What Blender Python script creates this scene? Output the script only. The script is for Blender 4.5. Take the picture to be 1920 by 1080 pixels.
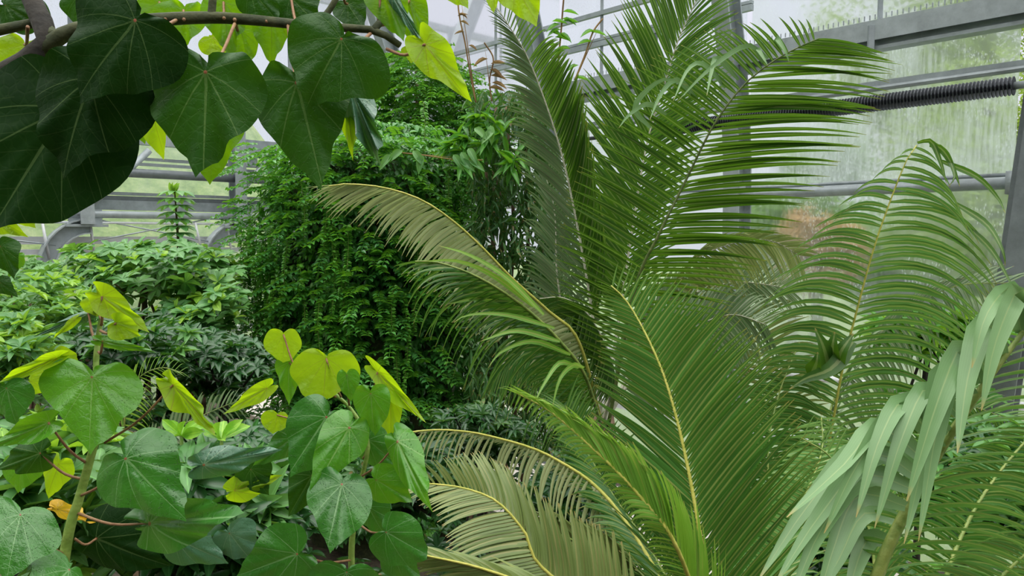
import bpy, math, random
import numpy as np
from mathutils import Vector
rnd = random.Random(7)
rng = np.random.default_rng(7)
sc = bpy.context.scene
COL = sc.collection
for o in list(bpy.data.objects): bpy.data.objects.remove(o)

# ------------------------------------------------------------------ camera
F = 1387.0                      # focal length in pixels of the 1920 px frame
PITCH = math.radians(4.0)
CZ = 2.9
cam_d = bpy.data.cameras.new('camera'); cam = bpy.data.objects.new('camera', cam_d); COL.objects.link(cam)
cam_d.sensor_width = 36.0; cam_d.lens = F / 1920 * 36.0; cam_d.clip_start = 0.05; cam_d.clip_end = 400
cam.location = (0, 0, CZ); cam.rotation_euler = (math.radians(90) - PITCH, 0, 0)
sc.camera = cam

# ------------------------------------------------------------------ sky, exposure
w = bpy.data.worlds.new('overcast_sky'); sc.world = w; w.use_nodes = True
nt = w.node_tree; nt.nodes.clear()
out = nt.nodes.new('ShaderNodeOutputWorld'); bg = nt.nodes.new('ShaderNodeBackground')
tc = nt.nodes.new('ShaderNodeTexCoord'); sx = nt.nodes.new('ShaderNodeSeparateXYZ'); cr = nt.nodes.new('ShaderNodeValToRGB')
nt.links.new(tc.outputs['Generated'], sx.inputs[0]); nt.links.new(sx.outputs['Z'], cr.inputs[0])
nt.links.new(cr.outputs[0], bg.inputs[0]); nt.links.new(bg.outputs[0], out.inputs[0])
e = cr.color_ramp.elements
e[0].position = 0.0; e[0].color = (0.62, 0.63, 0.70, 1)
e[1].position = 0.30; e[1].color = (0.66, 0.67, 0.76, 1)
k = e.new(0.55); k.color = (2.1, 2.1, 2.08, 1)
k = e.new(1.0); k.color = (3.7, 3.65, 3.4, 1)
bg.inputs[1].default_value = 1.25
sun_d = bpy.data.lights.new('sun', 'SUN'); sun_d.energy = 0.9; sun_d.angle = math.radians(60); sun_d.color = (1, .98, .93)
sun = bpy.data.objects.new('sun', sun_d); COL.objects.link(sun); sun.rotation_euler = (math.radians(28), math.radians(-18), 0)
vs = sc.view_settings
vs.view_transform = 'Standard'; vs.look = 'None'; vs.gamma = 1.0; vs.use_curve_mapping = False
vs.exposure = 0.0

# ------------------------------------------------------------------ geometry helpers
cp, sp = math.cos(PITCH), math.sin(PITCH)
def ray(px, py):
    x = (px - 960) / F; y = (540 - py) / F
    return np.array([x, cp + y * sp, -sp + y * cp])
def at(px, py, d):
    return np.array([0, 0, CZ]) + ray(px, py) * d
N1 = np.array([0.724, 0.690, 0.0]); T1 = np.array([-0.690, 0.724, 0.0]); D1 = 7.0     # right glass wall
N2 = np.array([-0.690, 0.724, 0.0]); T2 = np.array([0.724, 0.690, 0.0]); D2 = 13.5     # left glass wall
def hit(px, py, n, D):
    r = ray(px, py); return np.array([0, 0, CZ]) + r * (D / r.dot(n))
def unit(v):
    v = np.asarray(v, float); l = np.linalg.norm(v, axis=-1, keepdims=True); return v / np.maximum(l, 1e-9)

class MB:
    def __init__(s): s.V = []; s.F = []; s.U = []; s.M = []; s.n = 0
    def add(s, V, Fq, U=None, m=0):
        V = np.asarray(V, float).reshape(-1, 3); Fq = np.asarray(Fq, int)
        s.V.append(V); s.F.append(Fq + s.n); s.M.append(np.full(len(Fq), m))
        s.U.append(np.zeros((len(V), 2)) if U is None else np.asarray(U, float)); s.n += len(V)
    def box(s, c, ax, ay, az, m=0):
        c = np.asarray(c, float); ax, ay, az = map(np.asarray, (ax, ay, az))
        V = [c + i * ax + j * ay + k * az for k in (-1, 1) for j in (-1, 1) for i in (-1, 1)]
        s.add(V, [(0, 2, 3, 1), (4, 5, 7, 6), (0, 1, 5, 4), (2, 6, 7, 3), (0, 4, 6, 2), (1, 3, 7, 5)], m=m)
    def bar(s, p0, p1, wa, wb, up=(0, 0, 1), m=0):
        p0 = np.asarray(p0, float); p1 = np.asarray(p1, float); d = p1 - p0; L = np.linalg.norm(d); t = d / L
        a = unit(np.cross(t, up)); b = np.cross(a, t)
        s.box((p0 + p1) / 2, t * L / 2, a * wa / 2, b * wb / 2, m)
    def tube(s, P, R, k=8, m=0, cap=True):
        P = np.asarray(P, float); n = len(P); R = np.broadcast_to(np.asarray(R, float), (n,))
        T = unit(np.gradient(P, axis=0)); up = np.array([0, 0, 1.0])
        if abs(T[0] @ up) > .9: up = np.array([1.0, 0, 0])
        a = unit(np.cross(T[0], up)); rows = []; U = []
        for i in range(n):
            a = unit(a - T[i] * (a @ T[i])); b = np.cross(T[i], a)
            th = np.arange(k) * 2 * math.pi / k
            rows.append(P[i] + R[i] * (np.cos(th)[:, None] * a + np.sin(th)[:, None] * b))
            U += [(j / k, i / (n - 1)) for j in range(k)]
        V = np.concatenate(rows); Fq = []
        for i in range(n - 1):
            for j in range(k):
                j2 = (j + 1) % k; Fq.append((i * k + j, i * k + j2, (i + 1) * k + j2, (i + 1) * k + j))
        if cap:
            V = np.concatenate([V, [P[0], P[-1]]]); U += [(0, 0), (0, 1)]
            c0, c1 = n * k, n * k + 1
            for j in range(0, k, 2):
                Fq.append((c0, (j + 2) % k, j + 1, j)); o = (n - 1) * k
                Fq.append((c1, o + j, o + j + 1, o + (j + 2) % k))
        s.add(V, Fq, U, m)
    def strip(s, C, W, Nn, m=0, fold=0.25, v0=0.0):
        """ribbon: centre points C, half-width vectors W, normals Nn (all n x 3)"""
        n = len(C); wl = np.linalg.norm(W, axis=1, keepdims=True)
        A = C - W; B = C + Nn * wl * fold; D = C + W
        V = np.stack([A, B, D], 1).reshape(-1, 3); v = np.linspace(v0, 1, n)
        U = np.stack([np.tile([0, .5, 1], n), np.repeat(v, 3)], 1)
        i = np.arange(n - 1) * 3
        Fq = np.concatenate([np.stack([i, i + 1, i + 4, i + 3], 1), np.stack([i + 1, i + 2, i + 5, i + 4], 1)])
        s.add(V, Fq, U, m)
    def scatter(s, tmpl, O, A, S, Nn, m=0):
        tv, tf, tu = tmpl; n = len(O); k = len(tv)
        V = (O[:, None] + tv[None, :, 0:1] * A[:, None] + tv[None, :, 1:2] * S[:, None] + tv[None, :, 2:3] * Nn[:, None]).reshape(-1, 3)
        Fq = (tf[None] + (np.arange(n) * k)[:, None, None]).reshape(-1, 4)
        s.add(V, Fq, np.tile(tu, (n, 1)), m)
    def build(s, name, mats, parent=None, smooth=True):
        V = np.concatenate(s.V); Fq = np.concatenate(s.F); U = np.concatenate(s.U); M = np.concatenate(s.M)
        me = bpy.data.meshes.new(name); nf = len(Fq)
        me.vertices.add(len(V)); me.vertices.foreach_set('co', V.astype(np.float32).ravel())
        me.loops.add(nf * 4); me.loops.foreach_set('vertex_index', Fq.astype(np.int32).ravel())
        me.polygons.add(nf); me.polygons.foreach_set('loop_start', (np.arange(nf) * 4).astype(np.int32))
        me.polygons.foreach_set('loop_total', np.full(nf, 4, np.int32))
        uv = me.uv_layers.new(name='UVMap'); uv.data.foreach_set('uv', U[Fq.ravel()].astype(np.float32).ravel())
        me.update(calc_edges=True)
        if not isinstance(mats, (list, tuple)): mats = [mats]
        for m_ in mats: me.materials.append(m_)
        me.polygons.foreach_set('material_index', M.astype(np.int32))
        me.polygons.foreach_set('use_smooth', np.full(nf, smooth, bool))
        o = bpy.data.objects.new(name, me); COL.objects.link(o)
        if parent is not None: o.parent = parent; o.matrix_parent_inverse = ROOTINV.get(parent.name, Vector((0, 0, 0)) and None) or parent.matrix_world.inverted()
        return o
ROOTINV = {}
def tag(o, label=None, cat=None, group=None, kind=None):
    if label: o['label'] = label
    if cat: o['category'] = cat
    if group: o['group'] = group
    if kind: o['kind'] = kind
    return o
def root(name, loc, label, cat, group=None):
    o = bpy.data.objects.new(name, None); COL.objects.link(o); o.location = Vector(loc); o.empty_display_size = .1
    from mathutils import Matrix
    ROOTINV[o.name] = Matrix.Translation(-Vector(loc))
    return tag(o, label, cat, group)
def spline(P, n):
    """Catmull-Rom through P (m x k), n samples evenly spaced by arc length"""
    P = np.asarray(P, float)
    if len(P) == 2: return P[0] + np.linspace(0, 1, n)[:, None] * (P[1] - P[0])
    Q = np.concatenate([[2 * P[0] - P[1]], P, [2 * P[-1] - P[-2]]]); res = []
    for i in range(1, len(Q) - 2):
        t = np.linspace(0, 1, 24, endpoint=False)[:, None]
        res.append(.5 * (2 * Q[i] + (Q[i + 1] - Q[i - 1]) * t + (2 * Q[i - 1] - 5 * Q[i] + 4 * Q[i + 1] - Q[i + 2]) * t ** 2 + (3 * Q[i] - Q[i - 1] - 3 * Q[i + 1] + Q[i + 2]) * t ** 3))
    res = np.concatenate(res + [P[-1:]])
    s = np.concatenate([[0], np.cumsum(np.linalg.norm(np.diff(res[:, :3], axis=0), axis=1))])
    tt = np.linspace(0, s[-1], n)
    return np.stack([np.interp(tt, s, res[:, j]) for j in range(res.shape[1])], 1)
def path(pts, n):
    return spline([at(*p) for p in pts], n)

# ------------------------------------------------------------------ material helpers
class NT:
    def __init__(s, name):
        s.m = bpy.data.materials.new(name); s.m.use_nodes = True; s.t = s.m.node_tree; s.t.nodes.clear()
        s.out = s.t.nodes.new('ShaderNodeOutputMaterial')
    def n(s, typ, **kw):
        nd = s.t.nodes.new('ShaderNode' + typ)
        for k_, v in kw.items(): setattr(nd, k_, v)
        return nd
    def l(s, a, b): s.t.links.new(a, b)
    def math(s, op, a, b=None, c=None, clamp=False):
        nd = s.n('Math', operation=op); nd.use_clamp = clamp
        for i, v in enumerate((a, b, c)):
            if v is None: continue
            if hasattr(v, 'links'): s.l(v, nd.inputs[i])
            else: nd.inputs[i].default_value = v
        return nd.outputs[0]
    def mix(s, f, a, b, blend='MIX'):
        nd = s.n('MixRGB', blend_type=blend)
        for i, v in enumerate((f, a, b)):
            if hasattr(v, 'links'): s.l(v, nd.inputs[i])
            else: nd.inputs[i].default_value = v if i == 0 else (*v[:3], 1)
        return nd.outputs[0]
    def noise(s, scale, detail=2, vec=None, rough=.5):
        nd = s.n('TexNoise'); nd.inputs['Scale'].default_value = scale; nd.inputs['Detail'].default_value = detail
        nd.inputs['Roughness'].default_value = rough
        if vec is not None: s.l(vec, nd.inputs['Vector'])
        return nd.outputs['Fac']
    def ramp(s, f, stops):
        nd = s.n('ValToRGB'); e = nd.color_ramp.elements; s.l(f, nd.inputs[0])
        for i, (p, c) in enumerate(stops):
            if i < 2: el = e[i]; el.position = p
            else: el = e.new(p)
            el.color = (*c, 1) if len(c) == 3 else c
        return nd.outputs[0]
    def pos(s):
        return s.n('NewGeometry').outputs['Position']
def hsv(c, v): return tuple(min(1, x * v) for x in c)

def leaf_surface(g, col, back, trans_col, trans, rough, spec, bump=None, bumpd=.002, coat=0):
    """principled + translucent; back = colour of the underside"""
    geo = g.n('NewGeometry')
    if back is not None: col_ = g.mix(geo.outputs['Backfacing'], col, back)
    else: col_ = col
    b = g.n('BsdfPrincipled'); b.inputs['Roughness'].default_value = rough
    b.inputs['Specular IOR Level'].default_value = spec
    b.inputs['Coat Weight'].default_value = coat; b.inputs['Coat Roughness'].default_value = .15
    g.l(col_, b.inputs['Base Color'])
    tr = g.n('BsdfTranslucent')
    if hasattr(trans_col, 'links'): g.l(trans_col, tr.inputs[0])
    else: tr.inputs[0].default_value = (*trans_col, 1)
    if bump is not None:
        bn = g.n('Bump'); bn.inputs['Distance'].default_value = bumpd; bn.inputs['Strength'].default_value = 1
        g.l(bump, bn.inputs['Height']); g.l(bn.outputs[0], b.inputs['Normal'])
    mx = g.n('MixShader'); mx.inputs[0].default_value = trans
    g.l(b.outputs[0], mx.inputs[1]); g.l(tr.outputs[0], mx.inputs[2]); g.l(mx.outputs[0], g.out.inputs[0])
    return g.m

def mat_frond(name, c1, c2, midrib, tcol, trans=.35, rough=.38, spec=.5, tipbrown=.93, ribw=.11):
    g = NT(name); uv = g.n('UVMap').outputs[0]; s_ = g.n('SeparateXYZ'); g.l(uv, s_.inputs[0])
    u, v = s_.outputs[0], s_.outputs[1]
    nz = g.noise(3.0, 3, g.pos()); base = g.ramp(nz, [(.35, c1), (.65, c2)])
    oi = g.noise(14.0, 2, g.pos()); base = g.mix(g.math('MULTIPLY', oi, .5), base, hsv(c2, 1.25))
    du = g.math('ABSOLUTE', g.math('SUBTRACT', u, .5))
    rib = g.math('LESS_THAN', du, ribw); base = g.mix(g.math('MULTIPLY', rib, .75), base, midrib)
    lines = g.math('SINE', g.math('MULTIPLY', u, 60.0)); base = g.mix(g.math('MULTIPLY', lines, .08), base, hsv(c2, 1.6))
    tip = g.math('MULTIPLY', g.math('SUBTRACT', v, tipbrown), 1 / (1.001 - tipbrown), clamp=True)
    base = g.mix(tip, base, (.42, .30, .10))
    return leaf_surface(g, base, None, g.mix(.5, base, tcol), trans, rough, spec)

def mat_simple_leaf(name, c1, c2, tcol, trans=.3, rough=.35, spec=.5, scale=5.0, back=None, fleck=None):
    g = NT(name); uv = g.n('UVMap').outputs[0]; s_ = g.n('SeparateXYZ'); g.l(uv, s_.inputs[0])
    nz = g.noise(scale, 3, g.pos()); base = g.ramp(nz, [(.38, c1), (.62, c2)])
    if fleck:
        vo = g.noise(40, 0, g.pos()); base = g.mix(g.math('GREATER_THAN', vo, .70), base, fleck)
    du = g.math('ABSOLUTE', g.math('SUBTRACT', s_.outputs[0], .5))
    base = g.mix(g.math('MULTIPLY', g.math('LESS_THAN', du, .05), .5), base, hsv(c2, 1.9))
    bk = g.mix(.5, base, back) if back else None
    return leaf_surface(g, base, bk, tcol, trans, rough, spec)

def mat_heart(name, c1, c2, vein, tcol, trans, rough=.32, spec=.5, wet=0.0, backc=None, veinw=.011, redc=(.34, .11, .07)):
    """broad heart leaf: uv carries local leaf coordinates, x along the midrib, y across"""
    g = NT(name); uv = g.n('UVMap').outputs[0]; s_ = g.n('SeparateXYZ'); g.l(uv, s_.inputs[0])
    x = g.math('SUBTRACT', g.math('MULTIPLY', s_.outputs[0], 4.0), 1.0)
    y = g.math('SUBTRACT', g.math('MULTIPLY', s_.outputs[1], 4.0), 2.0)
    ay = g.math('ABSOLUTE', y)
    xw = g.math('SUBTRACT', x, g.math('MULTIPLY', g.math('MULTIPLY', ay, ay), .55))
    r = g.math('SQRT', g.math('ADD', g.math('MULTIPLY', x, x), g.math('MULTIPLY', y, y)))
    mask = None
    for a, wd in ((0, 1.2), (32, .7), (68, .55), (118, .35)):
        ca, sa = math.cos(math.radians(a)), math.sin(math.radians(a))
        dd = g.math('ABSOLUTE', g.math('SUBTRACT', g.math('MULTIPLY', xw, sa), g.math('MULTIPLY', ay, ca)))
        al = g.math('ADD', g.math('MULTIPLY', xw, ca), g.math('MULTIPLY', ay, sa))
        wv = g.math('MULTIPLY', g.math('SUBTRACT', 1.15, r), veinw * wd)
        mk = g.math('MULTIPLY', g.math('LESS_THAN', dd, wv), g.math('GREATER_THAN', al, 0.0))
        mask = mk if mask is None else g.math('MAXIMUM', mask, mk)
    sec = g.math('FRACT', g.math('MULTIPLY', g.math('SUBTRACT', x, g.math('MULTIPLY', ay, .8)), 6.5))
    sec = g.math('MULTIPLY', g.math('LESS_THAN', sec, .05), g.math('GREATER_THAN', x, .12))
    co = g.n('CombineXYZ'); g.l(x, co.inputs[0]); g.l(y, co.inputs[1])
    vo = g.n('TexVoronoi', feature='DISTANCE_TO_EDGE'); vo.inputs['Scale'].default_value = 13; g.l(co.outputs[0], vo.inputs['Vector'])
    net = g.math('LESS_THAN', vo.outputs['Distance'], .05)
    base = g.ramp(g.noise(9.0, 4, g.pos()), [(.35, c1), (.68, c2)])
    base = g.mix(g.math('MULTIPLY', net, .04), base, vein)
    base = g.mix(g.math('MULTIPLY', sec, .18), base, vein)
    base = g.mix(g.math('MULTIPLY', mask, .65), base, vein)
    base = g.mix(g.math('LESS_THAN', r, .017), base, redc)
    bl = g.noise(6.0, 2, co.outputs[0])
    h = g.math('ADD', g.math('MULTIPLY', g.math('MAXIMUM', mask, g.math('MULTIPLY', sec, .5)), -.5), g.math('MULTIPLY', bl, 2.0))
    h = g.math('ADD', h, g.math('MULTIPLY', g.math('MINIMUM', vo.outputs['Distance'], .12), 1.3))
    if wet:
        dv = g.n('TexVoronoi'); dv.inputs['Scale'].default_value = 34; g.l(co.outputs[0], dv.inputs['Vector'])
        gate = g.math('GREATER_THAN', g.noise(5.0, 2, co.outputs[0]), .5)
        dome = g.math('SUBTRACT', .24, dv.outputs['Distance'], clamp=True)
        h = g.math('ADD', h, g.math('MULTIPLY', g.math('MULTIPLY', g.math('SQRT', dome), gate), 6.0 * wet))
    tc_ = g.mix(g.math('MULTIPLY', g.math('MAXIMUM', mask, g.math('MULTIPLY', sec, .4)), .6), tcol, hsv(tcol, .55))
    return leaf_surface(g, base, backc, tc_, trans, rough, spec, h, .0012, coat=.25 if wet > .5 else 0)

def mat_bark(name, c1, c2, scale=20, rough=.85):
    g = NT(name); b = g.n('BsdfPrincipled'); b.inputs['Roughness'].default_value = rough
    nz = g.noise(scale, 4, g.pos()); g.l(g.ramp(nz, [(.35, c1), (.65, c2)]), b.inputs['Base Color'])
    bn = g.n('Bump'); bn.inputs['Distance'].default_value = .006; g.l(nz, bn.inputs['Height']); g.l(bn.outputs[0], b.inputs['Normal'])
    g.l(b.outputs[0], g.out.inputs[0]); return g.m
def mat_metal(name, c, metallic=.35, rough=.5, var=.25):
    g = NT(name); b = g.n('BsdfPrincipled'); b.inputs['Roughness'].default_value = rough; b.inputs['Metallic'].default_value = metallic
    nz = g.noise(6.0, 5, g.pos(), .65); g.l(g.ramp(nz, [(.3, hsv(c, 1 - var)), (.7, hsv(c, 1 + var * .6))]), b.inputs['Base Color'])
    g.l(b.outputs[0], g.out.inputs[0]); return g.m
def mat_glass(name, fog0, fog1, streak=True, tint=(.95, .97, .97), lo=.80, hi=1.12, sw=.42, blur=0):
    """clear pane with a streaky film of condensation"""
    g = NT(name); p = g.pos()
    mp = g.n('Mapping'); g.l(p, mp.inputs[0]); mp.inputs['Scale'].default_value = (14, 14, 1.3)
    st = g.noise(3.0, 4, mp.outputs[0], .7); big = g.noise(.55, 3, p, .6); fine = g.noise(55.0, 2, p, .6)
    mp2 = g.n('Mapping'); g.l(p, mp2.inputs[0]); mp2.inputs['Scale'].default_value = (60, 60, 22); dr = g.n('TexVoronoi'); dr.inputs['Scale'].default_value = 1.0; g.l(mp2.outputs[0], dr.inputs['Vector'])
    drop = g.math('MULTIPLY', g.math('LESS_THAN', dr.outputs['Distance'], .26), g.math('GREATER_THAN', g.noise(2.2, 3, p, .6), .5))
    f = g.math('ADD', g.math('MULTIPLY', st, sw), g.math('ADD', g.math('MULTIPLY', big, 1.15), g.math('MULTIPLY', fine, .22)))
    mr = g.n('MapRange'); g.l(f, mr.inputs[0]); mr.inputs[1].default_value = lo; mr.inputs[2].default_value = hi
    mr.inputs[3].default_value = fog0; mr.inputs[4].default_value = fog1
    fogf = g.math('ADD', mr.outputs[0], g.math('MULTIPLY', drop, .35 if blur else .12), clamp=True)
    tr = g.n('BsdfTransparent'); tr.inputs[0].default_value = (*tint, 1)
    tl = g.n('BsdfTranslucent'); tl.inputs[0].default_value = (.62, .66, .70, 1)
    if blur:
        rf = g.n('BsdfRefraction'); rf.inputs['IOR'].default_value = 1.03; rf.inputs['Roughness'].default_value = .28; rf.inputs[0].default_value = (*tint, 1)
        mb_ = g.n('MixShader'); mb_.inputs[0].default_value = blur; g.l(tr.outputs[0], mb_.inputs[1]); g.l(rf.outputs[0], mb_.inputs[2]); tr = mb_
    m1 = g.n('MixShader'); g.l(fogf, m1.inputs[0]); g.l(tr.outputs[0], m1.inputs[1]); g.l(tl.outputs[0], m1.inputs[2])
    gl = g.n('BsdfGlossy'); gl.inputs['Roughness'].default_value = .05
    fr = g.n('Fresnel'); fr.inputs[0].default_value = 1.35
    m2 = g.n('MixShader'); g.l(g.math('MULTIPLY', fr.outputs[0], .6), m2.inputs[0]); g.l(m1.outputs[0], m2.inputs[1]); g.l(gl.outputs[0], m2.inputs[2])
    g.l(m2.outputs[0], g.out.inputs[0]); return g.m

M = {}
M['steel'] = mat_metal('galvanised_steel', (.40, .44, .47))
M['steel_dark'] = mat_metal('dark_steel', (.20, .22, .24))
M['white_metal'] = mat_metal('white_sill_metal', (.72, .73, .77), .1, .4, .08)
M['fin'] = mat_metal('blackened_fin_metal', (.06, .065, .08), .4, .4)
M['glass'] = mat_glass('misted_glass', .10, .56, blur=.5, lo=.86, hi=1.14, sw=.62)
M['glass_l'] = mat_glass('light_misted_glass', .03, .22)
M['glass_t'] = mat_glass('hazy_upper_glass', .04, .22, blur=.55)
M['roofglass'] = mat_glass('roof_glass', .02, .06)
def fm(n, c1, c2, mid, tc_, **k_): M[n] = mat_frond(n, c1, c2, mid, tc_, **k_)
fm('f_green', (.03, .11, .02), (.06, .18, .03), (.30, .36, .10), (.18, .38, .01), trans=.34)
fm('f_dark', (.025, .075, .015), (.05, .13, .018), (.26, .32, .12), (.20, .42, .005), trans=.42, spec=.4)  # dark tone carries the shade of undersides seen against the light
fm('f_bright', (.09, .26, .03), (.20, .40, .06), (.42, .46, .12), (.35, .55, .03), trans=.40)
fm('f_pale', (.26, .33, .15), (.40, .45, .22), (.45, .44, .22), (.3, .36, .10), trans=.30)
fm('f_grey', (.09, .17, .075), (.16, .25, .115), (.38, .38, .26), (.15, .28, .04), trans=.25)
fm('f_olive', (.12, .18, .05), (.20, .26, .08), (.34, .32, .12), (.2, .28, .04), trans=.28)
fm('f_front', (.035, .13, .022), (.075, .21, .04), (.42, .46, .14), (.22, .42, .02), trans=.3, rough=.3, spec=.55)
fm('f_glauc', (.13, .25, .10), (.21, .35, .16), (.34, .44, .20), (.2, .4, .08), trans=.25, rough=.32, spec=.4, ribw=.03)
fm('f_right', (.07, .20, .045), (.14, .31, .075), (.42, .46, .14), (.2, .42, .03), trans=.28, rough=.3)
M['rachis_y'] = mat_bark('yellow_green_rachis', (.38, .38, .06), (.50, .46, .10), 30, .5)
M['rachis_g'] = mat_bark('green_rachis', (.14, .22, .04), (.25, .30, .07), 30, .5)
M['rachis_w'] = mat_bark('grey_rachis', (.30, .30, .22), (.45, .44, .34), 30, .7)
M['rachis_d'] = mat_bark('dark_rachis', (.06, .10, .02), (.12, .15, .04), 30, .5)
H = mat_heart
M['h_lime'] = H('young_lime_leaf', (.24, .42, .015), (.34, .50, .02), (.36, .32, .06), (.50, .74, .008), .55, wet=0, spec=.3)
M['h_fresh'] = H('fresh_green_leaf', (.05, .22, .012), (.10, .32, .02), (.25, .45, .12), (.22, .50, .01), .34, wet=.6, rough=.3)
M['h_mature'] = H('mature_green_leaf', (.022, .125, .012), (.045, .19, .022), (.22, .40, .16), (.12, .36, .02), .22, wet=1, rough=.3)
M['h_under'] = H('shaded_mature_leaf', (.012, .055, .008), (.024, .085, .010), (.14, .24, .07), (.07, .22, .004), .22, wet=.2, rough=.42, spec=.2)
M['h_deep'] = H('shade_dark_leaf', (.005, .022, .004), (.009, .035, .006), (.09, .15, .05), (.02, .08, .003), .14, wet=0, rough=.5, spec=.08)  # canopy shade put into the colour, a darkened copy of the mature leaf
M['h_back'] = H('backlit_green_leaf', (.05, .18, .008), (.09, .26, .012), (.16, .26, .04), (.30, .56, .004), .58, wet=0, spec=.25)
M['h_glauc'] = H('wet_bluish_leaf', (.06, .16, .10), (.11, .23, .15), (.25, .38, .24), (.1, .3, .03), .2, wet=1, rough=.25)
M['h_yellow'] = H('yellowed_leaf', (.75, .42, .02), (.85, .55, .04), (.5, .4, .08), (.9, .6, .02), .4)
M['petiole'] = mat_bark('reddish_petiole', (.22, .10, .05), (.30, .17, .08), 40, .6)
M['petiole_g'] = mat_bark('green_stem', (.16, .27, .04), (.24, .34, .07), 40, .55)
M['bark'] = mat_bark('dark_bark', (.010, .008, .006), (.03, .024, .018), 30)
M['bark_moss'] = mat_bark('mossy_bark', (.03, .04, .015), (.07, .075, .03), 35)
M['trunk'] = mat_bark('brown_trunk', (.12, .07, .045), (.26, .17, .11), 14)
M['ivy'] = mat_simple_leaf('climber_leaf', (.035, .15, .035), (.10, .33, .07), (.18, .48, .03), .30, .3, .7, 2.2)
M['ivy_b'] = mat_simple_leaf('climber_young_leaf', (.10, .33, .04), (.18, .46, .06), (.25, .55, .03), .35, .35, .5, 4)
M['tree'] = mat_simple_leaf('pinnate_leaf', (.05, .22, .03), (.12, .36, .05), (.2, .48, .02), .35, .35, .5, 3)
M['rho'] = mat_simple_leaf('rosette_leaf', (.07, .21, .06), (.14, .32, .09), (.2, .42, .04), .28, .4, .5, 3)
M['rho_y'] = mat_simple_leaf('young_rosette_leaf', (.20, .40, .04), (.30, .50, .06), (.35, .6, .03), .38, .4, .5, 3)
M['bamboo'] = mat_simple_leaf('narrow_leaf', (.03, .11, .03), (.09, .20, .06), (.12, .3, .03), .3, .4, .5, 3, fleck=(.25, .17, .07))
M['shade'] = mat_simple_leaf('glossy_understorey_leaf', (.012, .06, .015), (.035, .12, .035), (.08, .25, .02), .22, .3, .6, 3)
M['vari'] = mat_simple_leaf('lime_whorl_leaf', (.14, .38, .03), (.32, .55, .06), (.3, .6, .03), .35, .35, .5, 25)
M['out1'] = mat_simple_leaf('outdoor_tree_leaf', (.08, .19, .05), (.17, .30, .08), (.25, .4, .06), .35, .6, .2, .8)
M['out2'] = mat_simple_leaf('outdoor_yellow_green_leaf', (.15, .23, .06), (.26, .34, .11), (.35, .5, .06), .35, .6, .2, .8)
M['out3'] = mat_simple_leaf('outdoor_dry_leaf', (.36, .22, .10), (.50, .34, .16), (.4, .3, .1), .3, .6, .2, .8)
M['brownleaf'] = mat_simple_leaf('withered_leaf', (.16, .09, .04), (.32, .20, .08), (.3, .2, .08), .2, .6, .2, 6)

# ------------------------------------------------------------------ floor, outside ground
def ground_mat():
    g = NT('bark_mulch'); b = g.n('BsdfPrincipled'); b.inputs['Roughness'].default_value = .9
    c = g.ramp(g.noise(18, 5, g.pos(), .7), [(.3, (.02, .016, .012)), (.7, (.12, .09, .06))])
    g.l(c, b.inputs['Base Color']); g.l(b.outputs[0], g.out.inputs[0]); return g.m
def gravel_mat():
    g = NT('pale_gravel'); b = g.n('BsdfPrincipled'); b.inputs['Roughness'].default_value = .9
    c = g.ramp(g.noise(40, 4, g.pos(), .7), [(.3, (.50, .44, .40)), (.7, (.78, .70, .66))])
    g.l(c, b.inputs['Base Color']); g.l(b.outputs[0], g.out.inputs[0]); return g.m
def grass_mat():
    g = NT('meadow_grass'); b = g.n('BsdfPrincipled'); b.inputs['Roughness'].default_value = .9
    c = g.ramp(g.noise(2.5, 8, g.pos(), .8), [(.34, (.07, .12, .035)), (.5, (.14, .20, .07)), (.68, (.25, .28, .13))])
    g.l(c, b.inputs['Base Color']); g.l(b.outputs[0], g.out.inputs[0]); return g.m
corner = N1 * D1 + N2 * D2
def W(s1, s2, z):           # s1 = distance along right-wall normal, s2 = distance along left-wall normal
    return N1 * s1 + N2 * s2 + np.array([0, 0, z])
def slab(name, pts, z0, z1, mat):
    m = MB(); P = [np.array(p) for p in pts]
    V = [np.array([p[0], p[1], z]) for z in (z0, z1) for p in P]
    m.add(V, [(3, 2, 1, 0), (4, 5, 6, 7), (0, 1, 5, 4), (1, 2, 6, 5), (2, 3, 7, 6), (3, 0, 4, 7)])
    return m.build(name, mat, smooth=False)
tag(slab('floor', [W(-16, -5, 0), W(D1, -5, 0), W(D1, D2, 0), W(-16, D2, 0)], -.2, 0, ground_mat()), 'dark bark mulch floor of the glasshouse beds', kind='structure')
tag(slab('path', [W(D1 - 1.9, -5, 0), W(D1 - .35, -5, 0), W(D1 - .35, D2 - .4, 0), W(D1 - 1.9, D2 - .4, 0)], 0, .02, gravel_mat()), 'pale gravel path along the right glass wall', kind='structure')
gm = MB(); nx, ny = 90, 90; gx = np.linspace(-70, 70, nx); gy = np.linspace(-12, 90, ny)
X, Y = np.meshgrid(gx, gy); s1 = X * N1[0] + Y * N1[1]; s2 = X * N2[0] + Y * N2[1]
dist2 = np.clip(s2 - D2 - 1.0, 0, None); dist1 = np.clip(s1 - D1 - 1.5, 0, None)
leftness = np.clip((15 - s1) / 4.0, 0, 1)
Z = -.3 + 7.4 * np.clip(dist2 / 10, 0, 1) ** .8 * leftness + np.clip(dist1 / 20, 0, 1) * 3.6 * np.clip((9 - s2) / 6, 0, 1)
Z += .15 * np.sin(X * .8) * np.cos(Y * .7)
V = np.stack([X, Y, Z], -1).reshape(-1, 3); i, j = np.meshgrid(np.arange(nx - 1), np.arange(ny - 1)); q = (j * nx + i).ravel()
gm.add(V, np.stack([q, q + 1, q + nx + 1, q + nx], 1))
tag(gm.build('ground', grass_mat()), 'grassy bank outside the glasshouse', kind='structure')

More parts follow.
